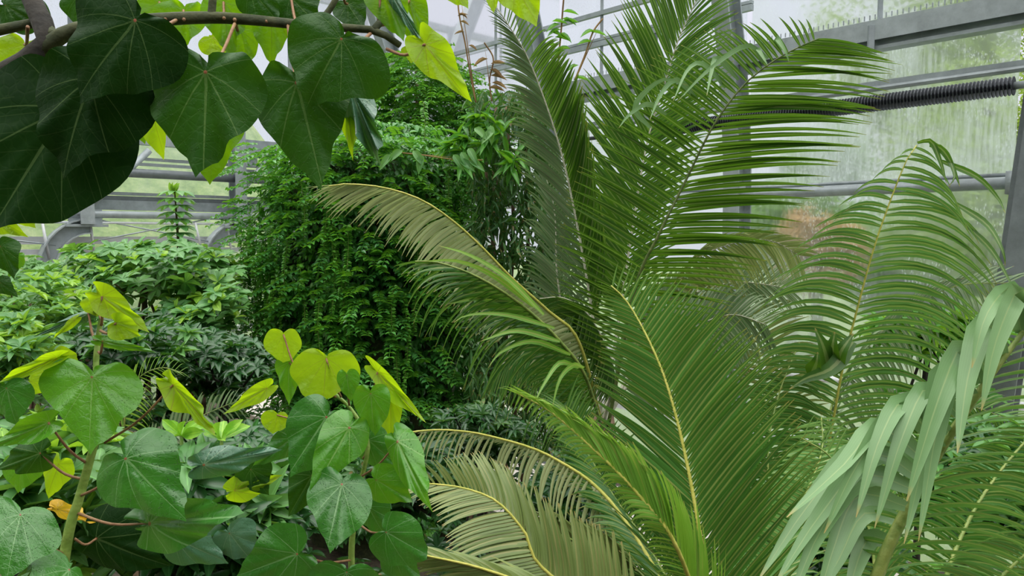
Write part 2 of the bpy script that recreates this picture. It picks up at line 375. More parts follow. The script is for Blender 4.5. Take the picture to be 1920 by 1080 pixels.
tag(slab('light_block_wall', [(-16, -4.4), (9, -4.4), (9, -4.0), (-16, -4.0)], 0, 6.8, mat_bark('light_block_dark_green', (.02, .035, .012), (.07, .10, .03), 4)), 'added dark green wall, unseen behind the viewer, blocking light from there', kind='structure')  # unseen wall added to keep horizon light from flooding in from behind
# ------------------------------------------------------------------ glasshouse frame and glass
ti = [0]
def trim(mb, mat, label, smooth=False):
    ti[0] += 1
    return tag(mb.build('trim_%d' % ti[0], mat, smooth=smooth), label, kind='structure')
wi = [0]
def window(p0, p1, z0, z1, nrm, mat, label):
    m = MB(); c = (p0 + p1) / 2; c = np.array([c[0], c[1], (z0 + z1) / 2]); h = (p1 - p0) / 2; h[2] = 0
    m.box(c, h, np.asarray(nrm) * .004, np.array([0, 0, (z1 - z0) / 2])); wi[0] += 1
    return tag(m.build('window_%d' % wi[0], mat, smooth=False), label, kind='structure')
TOP = 7.6
def z1at(px, py): return hit(px, py, N1, D1)[2]
def z2at(px, py): return hit(px, py, N2, D2)[2]
def s1at(px): p = hit(px, 443, N1, D1); return p @ T1
def s2at(px): p = hit(px, 443, N2, D2); return p @ T2
def R_(s, z, off=0): return N1 * (D1 + off) + T1 * s + np.array([0, 0, z])
def L_(s, z, off=0): return N2 * (D2 + off) + T2 * s + np.array([0, 0, z])
posts1 = [s1at(1905) - 2.5, s1at(1905), s1at(1397), s1at(1050), s1at(795), D2]
zb = z1at(1780, 56)     # large beam
zr = [0.0, z1at(1700, 353), zb, TOP]
for bi, (a, b) in enumerate(zip(posts1[:-1], posts1[1:])):
    for za, zc_ in ((0.0, .9), (.9, zr[1]), (zr[1], zb), (zb, TOP)):
        window(R_(a + .03, 0), R_(b - .03, 0), za + .01, zc_ - .01, N1, M[('glass_t' if bi < 2 else 'roofglass') if za == zb else 'glass_t' if za < zr[1] else 'glass'], 'misted glass pane with running condensation in the right wall')
def ibeam(m, p0, p1, d, wdt, depthv, t=.02):
    """I section running p0 to p1, web along depthv"""
    p0, p1 = np.asarray(p0, float), np.asarray(p1, float); dv = unit(depthv)
    tdir = unit(p1 - p0); side = unit(np.cross(tdir, dv)); c = (p0 + p1) / 2; h = (p1 - p0) / 2
    m.box(c, h, dv * (d / 2 - t), side * t * .4)
    for sg in (-1, 1): m.box(c + sg * dv * (d / 2 - t / 2), h, dv * t / 2, side * wdt / 2)
def lean(z): return .075 * max(0, z - 3.2) ** 2
for k_, s in enumerate(posts1[:-1]):
    if k_ == 1: continue
    m = MB(); zs_ = [0, 2.0, 3.2] + list(np.linspace(3.7, TOP, 9))
    for za, zb2 in zip(zs_[:-1], zs_[1:]):
        pa_, pb_ = R_(s, za, -.17 - lean(za)), R_(s, zb2, -.17 - lean(zb2)); ibeam(m, pa_, pb_, .26, .17, N1)
    m.bar(R_(s, 0, -.02), R_(s, TOP, -.02), .05, .05)
    trim(m, M['steel'], 'grey galvanised steel I-section rib of the right wall')
m = MB(); q0, q1 = hit(1895, 640, N1, D1 - .25), hit(1990, 20, N1, D1 - .25); dq = (q1 - q0) / (q1[2] - q0[2]); q0 = q0 - dq * q0[2]
ibeam(m, q0, q1 + dq * 1.5, .22, .20, N1); m.bar(q0 + T1 * .14 + N1 * .1, q1 + dq * 1.5 + T1 * .14 + N1 * .1, .07, .06, up=N1)
trim(m, M['steel_dark'], 'slanted grey steel post at the right edge')
m = MB(); ibeam(m, R_(posts1[0], zb, -.12), R_(D2, zb, -.12), .20, .14, (0, 0, 1), .03)
m.bar(R_(posts1[0], zb + .06, -.22), R_(D2, zb + .06, -.22), .012, .17)
for s in np.arange(posts1[0], D2, .045): m.bar(R_(s, zb + .15, -.225), R_(s, zb + .19, -.225), .008, .008, up=(1, 0, 0))
for s in (s1at(1640), s1at(1346), s1at(1130)):
    m.bar(R_(s, zb - .14, -.235), R_(s, zb + .10, -.235), .03, .05, up=(1, 0, 0))
trim(m, M['steel'], 'deep galvanised eaves beam with toothed top edge')
zz = z1at(1780, 141)
m = MB(); m.bar(R_(posts1[0], zz, -.05), R_(D2, zz, -.05), .06, .05); m.tube([R_(posts1[0], zz - .045, -.09), R_(D2, zz - .045, -.09)], .025)
trim(m, M['steel'], 'slim grey glazing rail below the eaves beam')
zz = zr[1]
m = MB(); m.tube([R_(posts1[1] - 2, zz, -.10), R_(D2, zz, -.10)], .05, 12); m.bar(R_(posts1[1] - 2, zz + .07, -.03), R_(D2, zz + .07, -.03), .04, .03)
for s in posts1[1:3]: m.box(R_(s, zz, -.1), T1 * .05, N1 * .08, np.array([0, 0, .09]))
trim(m, M['steel'], 'grey tubular rail across the middle of the right wall', True)
m = MB(); m.bar(R_(posts1[1] - 2, .9, -.05), R_(D2, .9, -.05), .1, .08); trim(m, M['white_metal'], 'pale sill rail of the right wall')
m = MB(); m.tube([R_(posts1[1] - 2, 1.55, -.05), R_(D2, 1.55, -.05)], .035, 10); trim(m, M['white_metal'], 'white pipe low along the right wall', True)
for (u0, v0, u1, v1, th) in ((1005, 64, 1222, 0, .05), (1050, 112, 1185, 62, .06), (1050, 104, 1180, 55, .03)):
    zz = (z1at(u0, v0) + z1at(u1, v1)) / 2
    m = MB(); m.bar(R_(posts1[1] + 2.3, zz, -.06), R_(D2, zz, -.06), .05, th); trim(m, M['steel'], 'slim roof purlin crossing the white sky')
for u in (1640, 1346, 1130, 1230, 935):
    m = MB(); s = s1at(u); m.bar(R_(s, zb - .05, -.05), R_(s, TOP, -.05), .03, .035, up=(1, 0, 0)); trim(m, M['steel'], 'thin vertical glazing bar above the eaves beam')
# finned pipe
fp0, fp1 = s1at(1907), s1at(1400); zf0 = z1at(1907, 160); 
t = root('finned_heating_pipe', R_(fp0, zf0, -.32), 'black finned heating pipe running along the right glass wall', 'pipe')
off = -.32
zf = hit(1780, 176, N1, D1 + off)[2]
m = MB(); m.tube([R_(fp0, zf, off), R_(fp1 + 2, zf, off)], .022, 10); m.build('pipe', M['fin'], t)
m = MB(); n_ = 150
for s in np.arange(fp0, fp1 + 1.5, .026): m.tube([R_(s - .0035, zf, off), R_(s + .0035, zf, off)], .072, 14)
m.build('fins', M['fin'], t, smooth=False)
m = MB(); m.tube([R_(posts1[0], zf, off), R_(fp0, zf, off)], .03, 10); m.build('feed_pipe', M['steel'], t)

# left wall
sp1, sp2 = s2at(150), s2at(433); dsp = sp2 - sp1
posts2 = [sp1 - 2 * dsp, sp1 - dsp, sp1, sp2, D1]
zh = dict(box=z2at(300, 263), thin=z2at(250, 302), tube=z2at(300, 330), dark=z2at(300, 366), dk2=z2at(300, 385), tube2=z2at(300, 405), rod=z2at(300, 415), sill=z2at(300, 450), sill2=z2at(300, 466))
for a, b in zip(posts2[:-1], posts2[1:]):
    for za, zc_ in ((0, 1.2), (1.2, zh['sill2']), (zh['sill'], zh['dark']), (zh['dark'], zh['box']), (zh['box'], TOP)):
        window(L_(a + .03, 0), L_(b - .03, 0), za + .01, zc_ - .01, N2, M['glass_l'], 'glass pane of the far wall facing the grassy bank')
A0, A1 = posts2[0], D1
def hb(z, wa, wb, off, mat, label, tubed=False):
    m = MB()
    if tubed: m.tube([L_(A0, z, off), L_(A1, z, off)], wa, 12)
    else: m.bar(L_(A0, z, off), L_(A1, z, off), wa, wb)
    trim(m, mat, label, tubed)
hb(zh['box'], .16, .24, -.15, M['steel'], 'deep grey box beam high on the far wall')
hb(zh['thin'] + .04, .05, .05, -.05, M['steel'], 'upper slim rail of the far wall')
hb(zh['thin'] - .05, .05, .05, -.05, M['steel'], 'second slim rail of the far wall')
hb(zh['tube'], .075, 0, -.35, M['steel_dark'], 'thick dark grey tube crossing the far wall', True)
hb(zh['dark'], .08, .05, -.05, M['steel'], 'pale ledge above the dark transom of the far wall')
hb(zh['dark'] - .10, .08, .12, -.05, M['steel_dark'], 'dark transom band of the far wall')
hb(zh['dk2'] - .02, .10, .16, -.08, M['steel'], 'grey transom beam of the far wall')
hb(zh['tube2'], .06, 0, -.35, M['steel'], 'grey tube joining the post feet of the far wall', True)
hb(zh['rod'] - .04, .02, 0, -.35, M['white_metal'], 'thin white rod under the tube of the far wall', True)
hb(zh['sill'], .14, .12, -.08, M['white_metal'], 'upper white sill of the far wall')
hb(zh['sill2'] - .03, .12, .08, -.08, M['white_metal'], 'lower white sill of the far wall')
hb(1.2, .1, .1, -.08, M['white_metal'], 'low white sill of the far wall')
for s in posts2[1:4]:
    m = MB(); zl = zh['tube2'] - .16
    ibeam(m, L_(s, zl, -.35), L_(s, TOP, -.35), .32, .20, N2, .03)
    # gusset and curved haunch down to the column
    m.box(L_(s, zl + .10, -.35), T2 * .24, N2 * .02, np.array([0, 0, .14]))
    m.box(L_(s, zl - .02, -.35), T2 * .30, N2 * .12, np.array([0, 0, .02]))
    P = []
    for a in np.linspace(0, 90, 10):
        r_ = .62; P.append((s + .05 - r_ * math.sin(math.radians(a)), zl - .03 - r_ * 1.15 * (1 - math.cos(math.radians(a)))))
    P.append((P[-1][0], 0))
    P = np.array(P); Tg = np.gradient(P[:-1], axis=0); Tg = np.concatenate([Tg, [[0, -1]]]); Tg /= np.linalg.norm(Tg, axis=1)[:, None]
    Nr = np.stack([Tg[:, 1], -Tg[:, 0]], 1)
    def band(o0, o1, w0, w1):
        V = []
        for q_, n_r in zip(P, Nr):
            for oo, ww in ((o0, w0), (o1, w0), (o1, w1), (o0, w1)): V.append(L_(q_[0] + n_r[0] * oo, q_[1] + n_r[1] * oo, -.35 + ww))
        m.add(V, [(i * 4 + j, i * 4 + (j + 1) % 4, i * 4 + 4 + (j + 1) % 4, i * 4 + 4 + j) for i in range(len(P) - 1) for j in range(4)])
    band(-.12, -.10, -.11, .11); band(.10, .12, -.11, .11); band(-.10, .10, -.01, .01)
    trim(m, M['steel'], 'grey steel post on a curved haunch before the far wall')
def rod(pts, r, label, mat='steel'):
    m = MB(); m.tube(pts, r, 8); trim(m, M[mat], label, True)
def HL(px, py, off=-.35): return hit(px, py, N2, D2 + off)
rod([HL(163, 392), HL(280, 282)], .055, 'diagonal grey brace tube rising from the left post')
rod([HL(441, 375), HL(500, 300)], .05, 'diagonal grey brace tube right of the second post')
rod([HL(178, 411), HL(440, 462)], .012, 'thin crossing tie cable of the far wall')
rod([HL(110, 465), HL(405, 408)], .012, 'thin rising tie cable of the far wall')
rod([HL(-60, 440), HL(105, 460)], .012, 'thin tie cable left of the first post')
for (a, b, c_, d_) in ((79, 415, 92, 485), (169, 417, 176, 470), (366, 417, 378, 470), (425, 420, 434, 470)):
    rod([HL(a, b), HL(c_, d_)], .022, 'short pale strut below the tube of the far wall', 'white_metal')
m = MB(); m.bar(L_(sp2, z2at(440, 290), -.35), L_(sp2 + .5, z2at(440, 290), -.35), .16, .12)
m.box(L_(sp2 + .22, z2at(440, 303), -.35), T2 * .15, N2 * .03, np.array([0, 0, .10])); trim(m, M['steel'], 'short box arm with gusset on the second post')

# corner post, roof
m = MB(); m.bar(W(D1, D2, 0), W(D1, D2, TOP), .15, .15, up=(1, 0, 0)); trim(m, M['steel'], 'corner post of the glasshouse')
m = MB(); m.bar(R_(posts1[0], TOP, 0), R_(D2, TOP, 0), .12, .14); trim(m, M['steel'], 'top rail of the right wall')
m = MB(); m.bar(L_(A0, TOP, 0), L_(A1, TOP, 0), .12, .14); trim(m, M['steel'], 'top rail of the far wall')
ce = MB(); ce.add([W(D1, -5, TOP), W(D1, D2, TOP), W(-16, D2, TOP), W(-16, -5, TOP), W(D1 - 6, -5, TOP + 1.8), W(D1 - 6, D2, TOP + 1.8)],
                  [(0, 1, 5, 4), (4, 5, 2, 3)])
tag(ce.build('ceiling', M['roofglass'], smooth=False), 'pale glass roof', kind='structure')
for s in posts1:
    m = MB(); m.bar(W(D1, s, TOP - .05), W(D1 - 6, s, TOP + 1.7), .12, .2); m.bar(W(D1 - 6, s, TOP + 1.7), W(-16, s, TOP - .05), .12, .2)
    trim(m, M['steel'], 'roof rafter of the glasshouse')

# ------------------------------------------------------------------ leaf templates
def tmpl_leaf(shape='ovate', n=5, fold=.18, curl=.15):
    xs = np.linspace(0, 1, n)
    wd = {'ovate': np.sin(np.pi * xs ** .75) ** .8, 'obovate': np.sin(np.pi * xs ** 1.5) ** .75, 'narrow': np.sin(np.pi * xs ** .8) ** .9}[shape]
    wd = np.maximum(wd, .02); V = []; U = []
    for x, w_ in zip(xs, wd):
        z = -curl * x * x
        for yy in (-1, 0, 1): V.append((x, yy * w_, z + (abs(yy) * fold * w_))); U.append((.5 + .5 * yy, x))
    Fq = []
    for i in range(n - 1):
        for j in (0, 1): a = i * 3 + j; Fq.append((a, a + 1, a + 4, a + 3))
    return np.array(V), np.array(Fq), np.array(U)
T_OV = tmpl_leaf('ovate'); T_OB = tmpl_leaf('obovate', 5, .1, .2); T_NA = tmpl_leaf('narrow', 5, .15, .25); T_OV3 = tmpl_leaf('ovate', 4)
def frames(A, up):
    A = unit(A); S = unit(np.cross(A, up)); return A, S, np.cross(S, A)
def put(mb, tm, O, A, up, L, wd, m=0):
    """leaves at O pointing A with upper face towards up"""
    A, S, N = frames(A, up); L = np.broadcast_to(np.asarray(L, float), (len(O),))[:, None]
    mb.scatter(tm, O, A * L, S * L * wd * .5, N * L, m)

# ------------------------------------------------------------------ palm fronds
def lerp_keys(keys, t):
    ks = sorted(keys); ts = [k_[0] for k_ in ks]
    return np.array([np.interp(t, ts, [k_[i] for k_ in ks]) for i in range(1, len(ks[0]))])
def frond(parent, rach, sides, n=70, wid=.022, mat='f_green', rmat='rachis_g', r0=.012, jit=.06, t0=.12, roll=.6, label=None, name='frond', seg=9, curltip=0.25, miss=.03, mat2=None):
    """rach: rachis pixels+depth from base to tip; sides: two key lists (t, dx, dy, dd, bx, by): leaflet tip offset and bow in pixels"""
    base = np.array([list(p) for p in rach], float)
    P3 = spline([at(*p) for p in rach], 200); T3 = unit(np.gradient(P3, axis=0)); s200 = np.linspace(0, 1, 200)
    # pixel coordinates along the rachis
    def topix(P):
        q = P - np.array([0, 0, CZ]); d = q[1] * cp - q[2] * sp; yv = q[1] * sp + q[2] * cp
        return 960 + F * q[0] / d, 540 - F * yv / d, d
    mb = MB()
    for si, keys in enumerate(sides):
        for i in range(n):
            t_ = t0 + (1 - t0) * (max(0, i + rnd.uniform(-.12, .12) + (.5 if si else 0)) / n) ** .95
            t_ = min(max(t_, 0), .997)
            if rnd.random() < miss: continue
            dx, dy, dd, bx, by = lerp_keys(keys, t_)
            ii = int(t_ * 199); O = P3[ii]; px, py, dep = topix(O)
            ln = 1 + rnd.uniform(-jit, jit); an = rnd.gauss(0, jit * .6); ca, sa = math.cos(an), math.sin(an)
            dx, dy = (dx * ca - dy * sa) * ln, (dx * sa + dy * ca) * ln
            bx += rnd.uniform(-2, 2); by += rnd.uniform(-2, 2)
            E = at(px + dx, py + dy, dep + dd); C = at(px + dx * .5 + bx, py + dy * .5 + by, dep + dd * .4)
            u = np.linspace(0, 1, seg)[:, None]
            Q = (1 - u) ** 2 * O + 2 * u * (1 - u) * C + u ** 2 * E
            L = np.linalg.norm(E - O); Q[:, 2] -= (u[:, 0] ** 4) * L * curltip * rnd.uniform(0, 1)
            Tt = unit(np.gradient(Q, axis=0)); Tr = T3[ii]
            Wv = unit(Tr - Tt * (Tt @ Tr)[:, None]); Nv = np.cross(Wv, Tt)
            ro = (roll if si == 0 else -roll) + rnd.gauss(0, .15)
            Wr = Wv * math.cos(ro) + Nv * math.sin(ro)
            prof = np.minimum(1, .45 + 3.5 * u[:, 0]) * np.clip(((1 - u[:, 0]) / .55), .03, 1) ** .75
            wv = wid * (0.55 + .45 * min(1, (1 - t_) * 3)) * min(1, .4 + L * 2.2)
            mb.strip(Q, Wr * prof[:, None] * wv, np.cross(Wr, Tt), fold=.35, m=si if mat2 else 0)
    fo = mb.build(name, [M[mat], M[mat2]] if mat2 else M[mat], parent)
    if label: fo['label'] = label
    rb = MB(); rb.tube(P3[::6], np.linspace(r0, r0 * .25, len(P3[::6])), 6); rb.build('rachis', M[rmat], fo)
    return fo
def blades(parent, lst, wid, mat, name='leaflet', seg=12, roll=None):
    for P in lst:
        Q = path(P, seg); u = np.linspace(0, 1, seg); Tt = unit(np.gradient(Q, axis=0))
        view = unit(Q - np.array([0, 0, CZ])); a = rnd.uniform(-.5, .5) if roll is None else roll
        Wv = unit(np.cross(Tt, view)); Nv = np.cross(Wv, Tt); Wr = Wv * math.cos(a) + Nv * math.sin(a)
        prof = np.minimum(1, .35 + 2.2 * u) * np.clip((1 - u) ** .7, .02, 1)
        mb = MB(); mb.strip(Q, Wr * (prof * wid * rnd.uniform(.85, 1.15))[:, None], np.cross(Wr, Tt), fold=.3); mb.build(name, M[mat], parent)
def trunk(parent, p, zt, r, mat='trunk'):
    mb = MB(); n = 14; z = np.linspace(0, zt, n); P = np.stack([np.full(n, p[0]), np.full(n, p[1]), z], 1)
    R = r * (1 + .12 * np.sin(np.arange(n) * 2.3)) * np.linspace(1.1, .8, n)
    mb.tube(P, R, 14); mb.build('trunk', M[mat], parent)
def xy(px, d): p = at(px, 443, d); return (p[0], p[1], 0)

# palm A: the tall one in the middle
pa = root('coconut_palm', xy(1130, 4.45), 'tall coconut palm in the centre with upright feathery fronds', 'palm')
cA = (1130, 800, 4.45)
trunk(pa, xy(1130, 4.45), at(*cA)[2] + .05, .11)
frond(pa, [cA, (1112, 600, 4.45), (1078, 400, 4.4), (1045, 260, 4.35), (995, 120, 4.3), (955, 50, 4.25), (925, 5, 4.2)],
      [[(0, -70, -90, .2, -5, 0), (.35, -100, -120, .2, -10, 0), (.6, -105, -70, .1, 0, -22), (.8, -70, -40, 0, 0, -15), (1, -30, -25, 0, 0, 0)],
       [(0, 20, -150, -.2, 15, 0), (.45, 20, -160, -.2, 18, 0), (.7, 45, -110, -.1, 8, -10), (.85, 50, -50, 0, 5, -20), (1, -10, -30, 0, 0, 0)]],
      n=84, wid=.0145, mat='f_grey', mat2='f_dark', rmat='rachis_w', curltip=.06, t0=.25, jit=.04)
frond(pa, [cA, (1160, 600, 4.7), (1190, 400, 4.75), (1215, 260, 4.75), (1250, 145, 4.7), (1272, 75, 4.7), (1320, -30, 4.65)],
      [[(0, -80, -100, 0, 0, 0), (.45, -125, -150, 0, 0, -10), (.65, -100, -170, 0, 0, -10), (.85, -60, -160, 0, 5, 0), (1, -10, -90, 0, 0, 0)],
       [(0, 80, -60, 0, 0, 0), (.45, 110, -60, .1, 0, -10), (.7, 145, -80, .1, 0, -15), (.85, 120, -90, .1, 0, -15), (1, 60, -90, 0, 0, 0)]],
      n=76, wid=.017, mat='f_dark', mat2='f_green', rmat='rachis_w', curltip=.06, t0=.25, jit=.04)
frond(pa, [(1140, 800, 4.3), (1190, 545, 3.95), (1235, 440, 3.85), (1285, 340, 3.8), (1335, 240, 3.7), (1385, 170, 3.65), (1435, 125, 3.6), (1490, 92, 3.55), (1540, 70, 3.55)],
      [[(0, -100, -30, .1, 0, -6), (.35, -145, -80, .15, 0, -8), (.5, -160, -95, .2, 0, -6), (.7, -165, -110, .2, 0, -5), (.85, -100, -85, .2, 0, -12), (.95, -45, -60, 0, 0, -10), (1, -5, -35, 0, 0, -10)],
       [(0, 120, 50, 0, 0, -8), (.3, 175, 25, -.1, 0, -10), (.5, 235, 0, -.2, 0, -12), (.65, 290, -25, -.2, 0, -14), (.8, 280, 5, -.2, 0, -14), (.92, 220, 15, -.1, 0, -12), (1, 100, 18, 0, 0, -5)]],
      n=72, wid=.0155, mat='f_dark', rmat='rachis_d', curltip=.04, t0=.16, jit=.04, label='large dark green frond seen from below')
# tips that fold over along the upper edge of that frond
blades(pa, [[(1310, 190, 3.75), (1270, 150, 3.7), (1240, 175, 3.65), (1218, 225, 3.6)], [(1360, 165, 3.7), (1320, 120, 3.65), (1290, 130, 3.6), (1262, 190, 3.55)],
            [(1250, 215, 3.75), (1215, 195, 3.7), (1180, 215, 3.65), (1160, 240, 3.6)], [(1385, 150, 3.65), (1345, 108, 3.6), (1335, 130, 3.55), (1325, 180, 3.5)],
            [(1430, 118, 3.6), (1420, 90, 3.55), (1437, 118, 3.5), (1440, 125, 3.5)], [(1220, 240, 3.75), (1190, 200, 3.7), (1240, 150, 3.65), (1290, 160, 3.6)],
            [(1465, 95, 3.6), (1455, 70, 3.55), (1472, 95, 3.5), (1480, 118, 3.5)], [(1440, 110, 3.6), (1400, 85, 3.6), (1330, 130, 3.55), (1270, 190, 3.5)]], .018, 'f_glauc', name='folded_leaflet')
frond(pa, [cA, (1085, 640, 4.1), (1030, 585, 4.0), (960, 522, 3.8), (905, 465, 3.7), (850, 415, 3.6), (790, 375, 3.5), (720, 352, 3.4), (650, 345, 3.35), (612, 350, 3.3)],
      [[(0, -50, 50, -.1, 0, 0), (.35, -95, 55, -.1, -8, -10), (.6, -85, 75, -.1, -8, -10), (.8, -82, 70, -.1, -10, -10), (.9, -90, 50, 0, -8, -8), (1, -45, 22, 0, 0, 0)],
       [(0, -40, 30, .1, 0, 0), (.35, -85, 25, .1, -8, -12), (.6, -75, 45, .1, -8, -12), (.8, -80, 45, .1, -10, -10), (.9, -80, 25, 0, -6, -6), (1, -50, 2, 0, 0, 0)]],
      n=76, wid=.012, mat='f_pale', rmat='rachis_y', curltip=.10, t0=.25, roll=.25, label='pale arching frond with drooping leaflets')
frond(pa, [(1125, 790, 4.1), (1095, 700, 3.7), (1050, 640, 3.55), (1000, 590, 3.45), (940, 545, 3.3), (880, 512, 3.2), (820, 492, 3.15), (775, 490, 3.1)],
      [[(0, -60, 100, 0, -10, 0), (.35, -110, 130, 0, -30, -20), (.6, -125, 120, 0, -30, -30), (.85, -100, 95, 0, -25, -20), (1, -30, 20, 0, 0, 0)],
       [(0, -80, -10, -.1, 0, -10), (.35, -120, 10, -.1, -10, -28), (.6, -130, 15, -.1, -10, -25), (.85, -100, 10, -.1, -10, -15), (1, -40, 5, 0, 0, 0)]],
      n=46, wid=.016, mat='f_green', rmat='rachis_g', curltip=.2, t0=.1)
blades(pa, [[(1000, 575, 3.4), (930, 520, 3.3), (860, 490, 3.2), (790, 490, 3.1)], [(1020, 590, 3.4), (950, 520, 3.3), (880, 478, 3.2), (820, 460, 3.1)], [(980, 570, 3.4), (900, 560, 3.3), (840, 570, 3.2)],
            [(1040, 615, 3.4), (950, 590, 3.3), (880, 590, 3.2), (850, 605, 3.15)], [(1050, 640, 3.4), (970, 620, 3.3), (900, 640, 3.2)], [(1070, 665, 3.4), (1000, 640, 3.3), (940, 660, 3.2), (915, 690, 3.15)],
            [(1085, 690, 3.4), (1050, 680, 3.3), (1020, 720, 3.2), (1000, 760, 3.15)], [(1095, 690, 3.4), (1075, 685, 3.3), (1050, 710, 3.2), (1035, 765, 3.15)]], .017, 'f_bright', name='bright_leaflet')
# grey fronds low behind the crown
for k_, (rp, kl, kr) in enumerate([
    ([cA, (1180, 640, 4.9), (1260, 570, 5.0), (1370, 530, 5.1), (1480, 540, 5.2)], [(0, -20, -60, 0, 0, 0), (.5, 30, -90, 0, 0, -10), (1, 60, -40, 0, 0, 0)], [(0, 60, 50, 0, 0, 0), (.5, 80, 90, 0, 20, -10), (1, 50, 40, 0, 0, 0)]),
    ([cA, (1070, 650, 4.9), (1045, 520, 4.9), (1040, 400, 4.9), (1020, 320, 4.9)], [(0, -60, -40, 0, 0, 0), (.5, -80, -60, 0, 0, -12), (1, -30, -60, 0, 0, 0)], [(0, 60, -50, 0, 0, 0), (.5, 90, -50, 0, 0, -15), (1, 30, -60, 0, 0, 0)]),
    ([cA, (1110, 700, 4.7), (1060, 660, 4.7), (1000, 650, 4.7), (930, 690, 4.7)], [(0, -60, -40, 0, 0, 0), (.5, -90, 50, 0, -20, -20), (1, -30, 60, 0, 0, 0)], [(0, -60, 70, 0, 0, 0), (.5, -40, 110, 0, -10, -15), (1, -20, 60, 0, 0, 0)]),
    ([cA, (1200, 690, 4.6), (1290, 620, 4.6), (1370, 590, 4.7), (1440, 610, 4.7)], [(0, 0, -80, 0, 0, 0), (.5, 40, -110, 0, 0, -15), (1, 60, -20, 0, 0, 0)], [(0, 60, 50, 0, 0, 0), (.5, 100, 90, 0, 20, -20), (1, 30, 70, 0, 0, 0)]),
    ([cA, (1150, 700, 4.3), (1110, 600, 4.2), (1060, 560, 4.2), (1010, 560, 4.2)], [(0, -60, -60, 0, 0, 0), (.5, -110, -20, 0, 0, -20), (1, -60, 40, 0, 0, 0)], [(0, 70, -70, 0, 0, 0), (.5, -30, 100, 0, 20, 10), (1, -20, 60, 0, 0, 0)]),
    ([cA, (1230, 600, 4.6), (1290, 500, 4.7), (1360, 460, 4.8), (1440, 450, 4.9), (1500, 480, 5)], [(0, -20, -60, 0, 0, 0), (.6, 50, -50, 0, 0, -10), (1, 60, 10, 0, 0, 0)], [(0, 80, 40, 0, 0, 0), (.5, 90, 80, 0, 20, -10), (1, 20, 60, 0, 0, 0)]),
]):
    frond(pa, rp, [kl, kr], n=56, wid=.014, mat=['f_grey', 'f_grey', 'f_green', 'f_grey', 'f_dark', 'f_olive'][k_], rmat='rachis_w', t0=.2)

# palm B: in front, crown below the frame
pb = root('coconut_palm', xy(1350, 2.75), 'coconut palm with large yellow-ribbed green frond at lower centre', 'palm')
cB = (1355, 1290, 2.75); trunk(pb, xy(1355, 2.75), at(*cB)[2] + .03, .10)
frond(pb, [cB, (1322, 1060, 2.75), (1300, 930, 2.8), (1275, 810, 2.85), (1245, 705, 2.9), (1210, 625, 2.95), (1175, 565, 3.0), (1143, 533, 3.0)],
      [[(0, -170, -150, .15, 0, 0), (.25, -210, -215, .2, 0, -10), (.5, -180, -145, .2, 0, -12), (.7, -130, -70, .15, 0, -15), (.85, -95, -30, .1, 0, -12), (1, -30, -15, 0, 0, 0)],
       [(0, 170, -190, -.1, 0, 0), (.25, 205, -245, -.1, -5, -10), (.5, 165, -195, -.1, -5, -10), (.7, 120, -150, -.1, -5, -5), (.85, 70, -100, 0, -3, 0), (1, 5, -45, 0, 0, 0)]],
      n=64, wid=.0155, mat='f_front', rmat='rachis_y', r0=.012, curltip=.04, t0=.05, jit=.035, miss=.01, label='broad bright green frond with a yellow rib')
frond(pb, [cB, (1275, 1040, 2.3), (1195, 925, 2.32), (1105, 835, 2.35), (1030, 770, 2.4), (965, 735, 2.45)],
      [[(0, -60, -20, 0, -5, -10), (.5, -60, -10, 0, -10, -12), (.8, -40, 5, 0, -12, -12), (1, -10, 25, 0, 0, 0)],
       [(0, 25, -210, 0, 8, -5), (.35, -15, -200, 0, 12, 0), (.55, -45, -165, 0, 12, -5), (.75, -65, -105, 0, 10, -8), (.9, -55, -45, 0, 6, -8), (1, -35, -15, 0, 0, 0)]],
      n=72, wid=.014, mat='f_bright', rmat='rachis_y', curltip=.15, t0=.1, label='young yellow-green frond with narrow folded leaflets')
frond(pb, [cB, (1040, 1085, 2.6), (985, 1000, 2.6), (935, 943, 2.6), (880, 918, 2.6), (820, 908, 2.6), (785, 908, 2.6)],
      [[(0, 0, -100, 0, 0, 0), (.35, -10, -170, .1, 5, 0), (.6, -35, -165, .1, 10, 5), (.8, -45, -95, .1, 10, -5), (1, -30, -20, 0, 0, 0)],
       [(0, -130, 60, 0, 0, 0), (.45, -175, 55, -.1, -5, -25), (.7, -140, 40, -.1, -5, -20), (1, -50, 20, 0, 0, 0)]],
      n=66, wid=.0135, mat='f_olive', rmat='rachis_y', curltip=.03, t0=.3, jit=.04)
frond(pb, [(1330, 1290, 2.6), (1150, 1180, 2.4), (1020, 1110, 2.3), (900, 1065, 2.25), (790, 1040, 2.2)],
      [[(0, -100, -110, 0, 0, 0), (.5, -160, -85, 0, 0, -20), (1, -80, -30, 0, 0, 0)], [(0, -80, 60, 0, 0, 0), (.5, -160, 10, 0, 0, -18), (1, -80, 10, 0, 0, 0)]],
      n=46, wid=.014, mat='f_olive', rmat='rachis_y', curltip=.1, t0=.3)
frond(pb, [cB, (1160, 960, 3.2), (1040, 860, 3.3), (920, 818, 3.3), (830, 806, 3.3), (752, 812, 3.3)],
      [[(0, -40, 90, 0, 0, 0), (.5, -25, 110, -.1, -14, -10), (.8, -25, 80, 0, -12, -8), (1, -20, 30, 0, 0, 0)], [(0, -50, -40, 0, 0, 0), (.5, -60, -8, .1, -8, -15), (1, -30, 8, 0, 0, 0)]],
      n=60, wid=.011, mat='f_pale', rmat='rachis_y', curltip=.1, t0=.2)
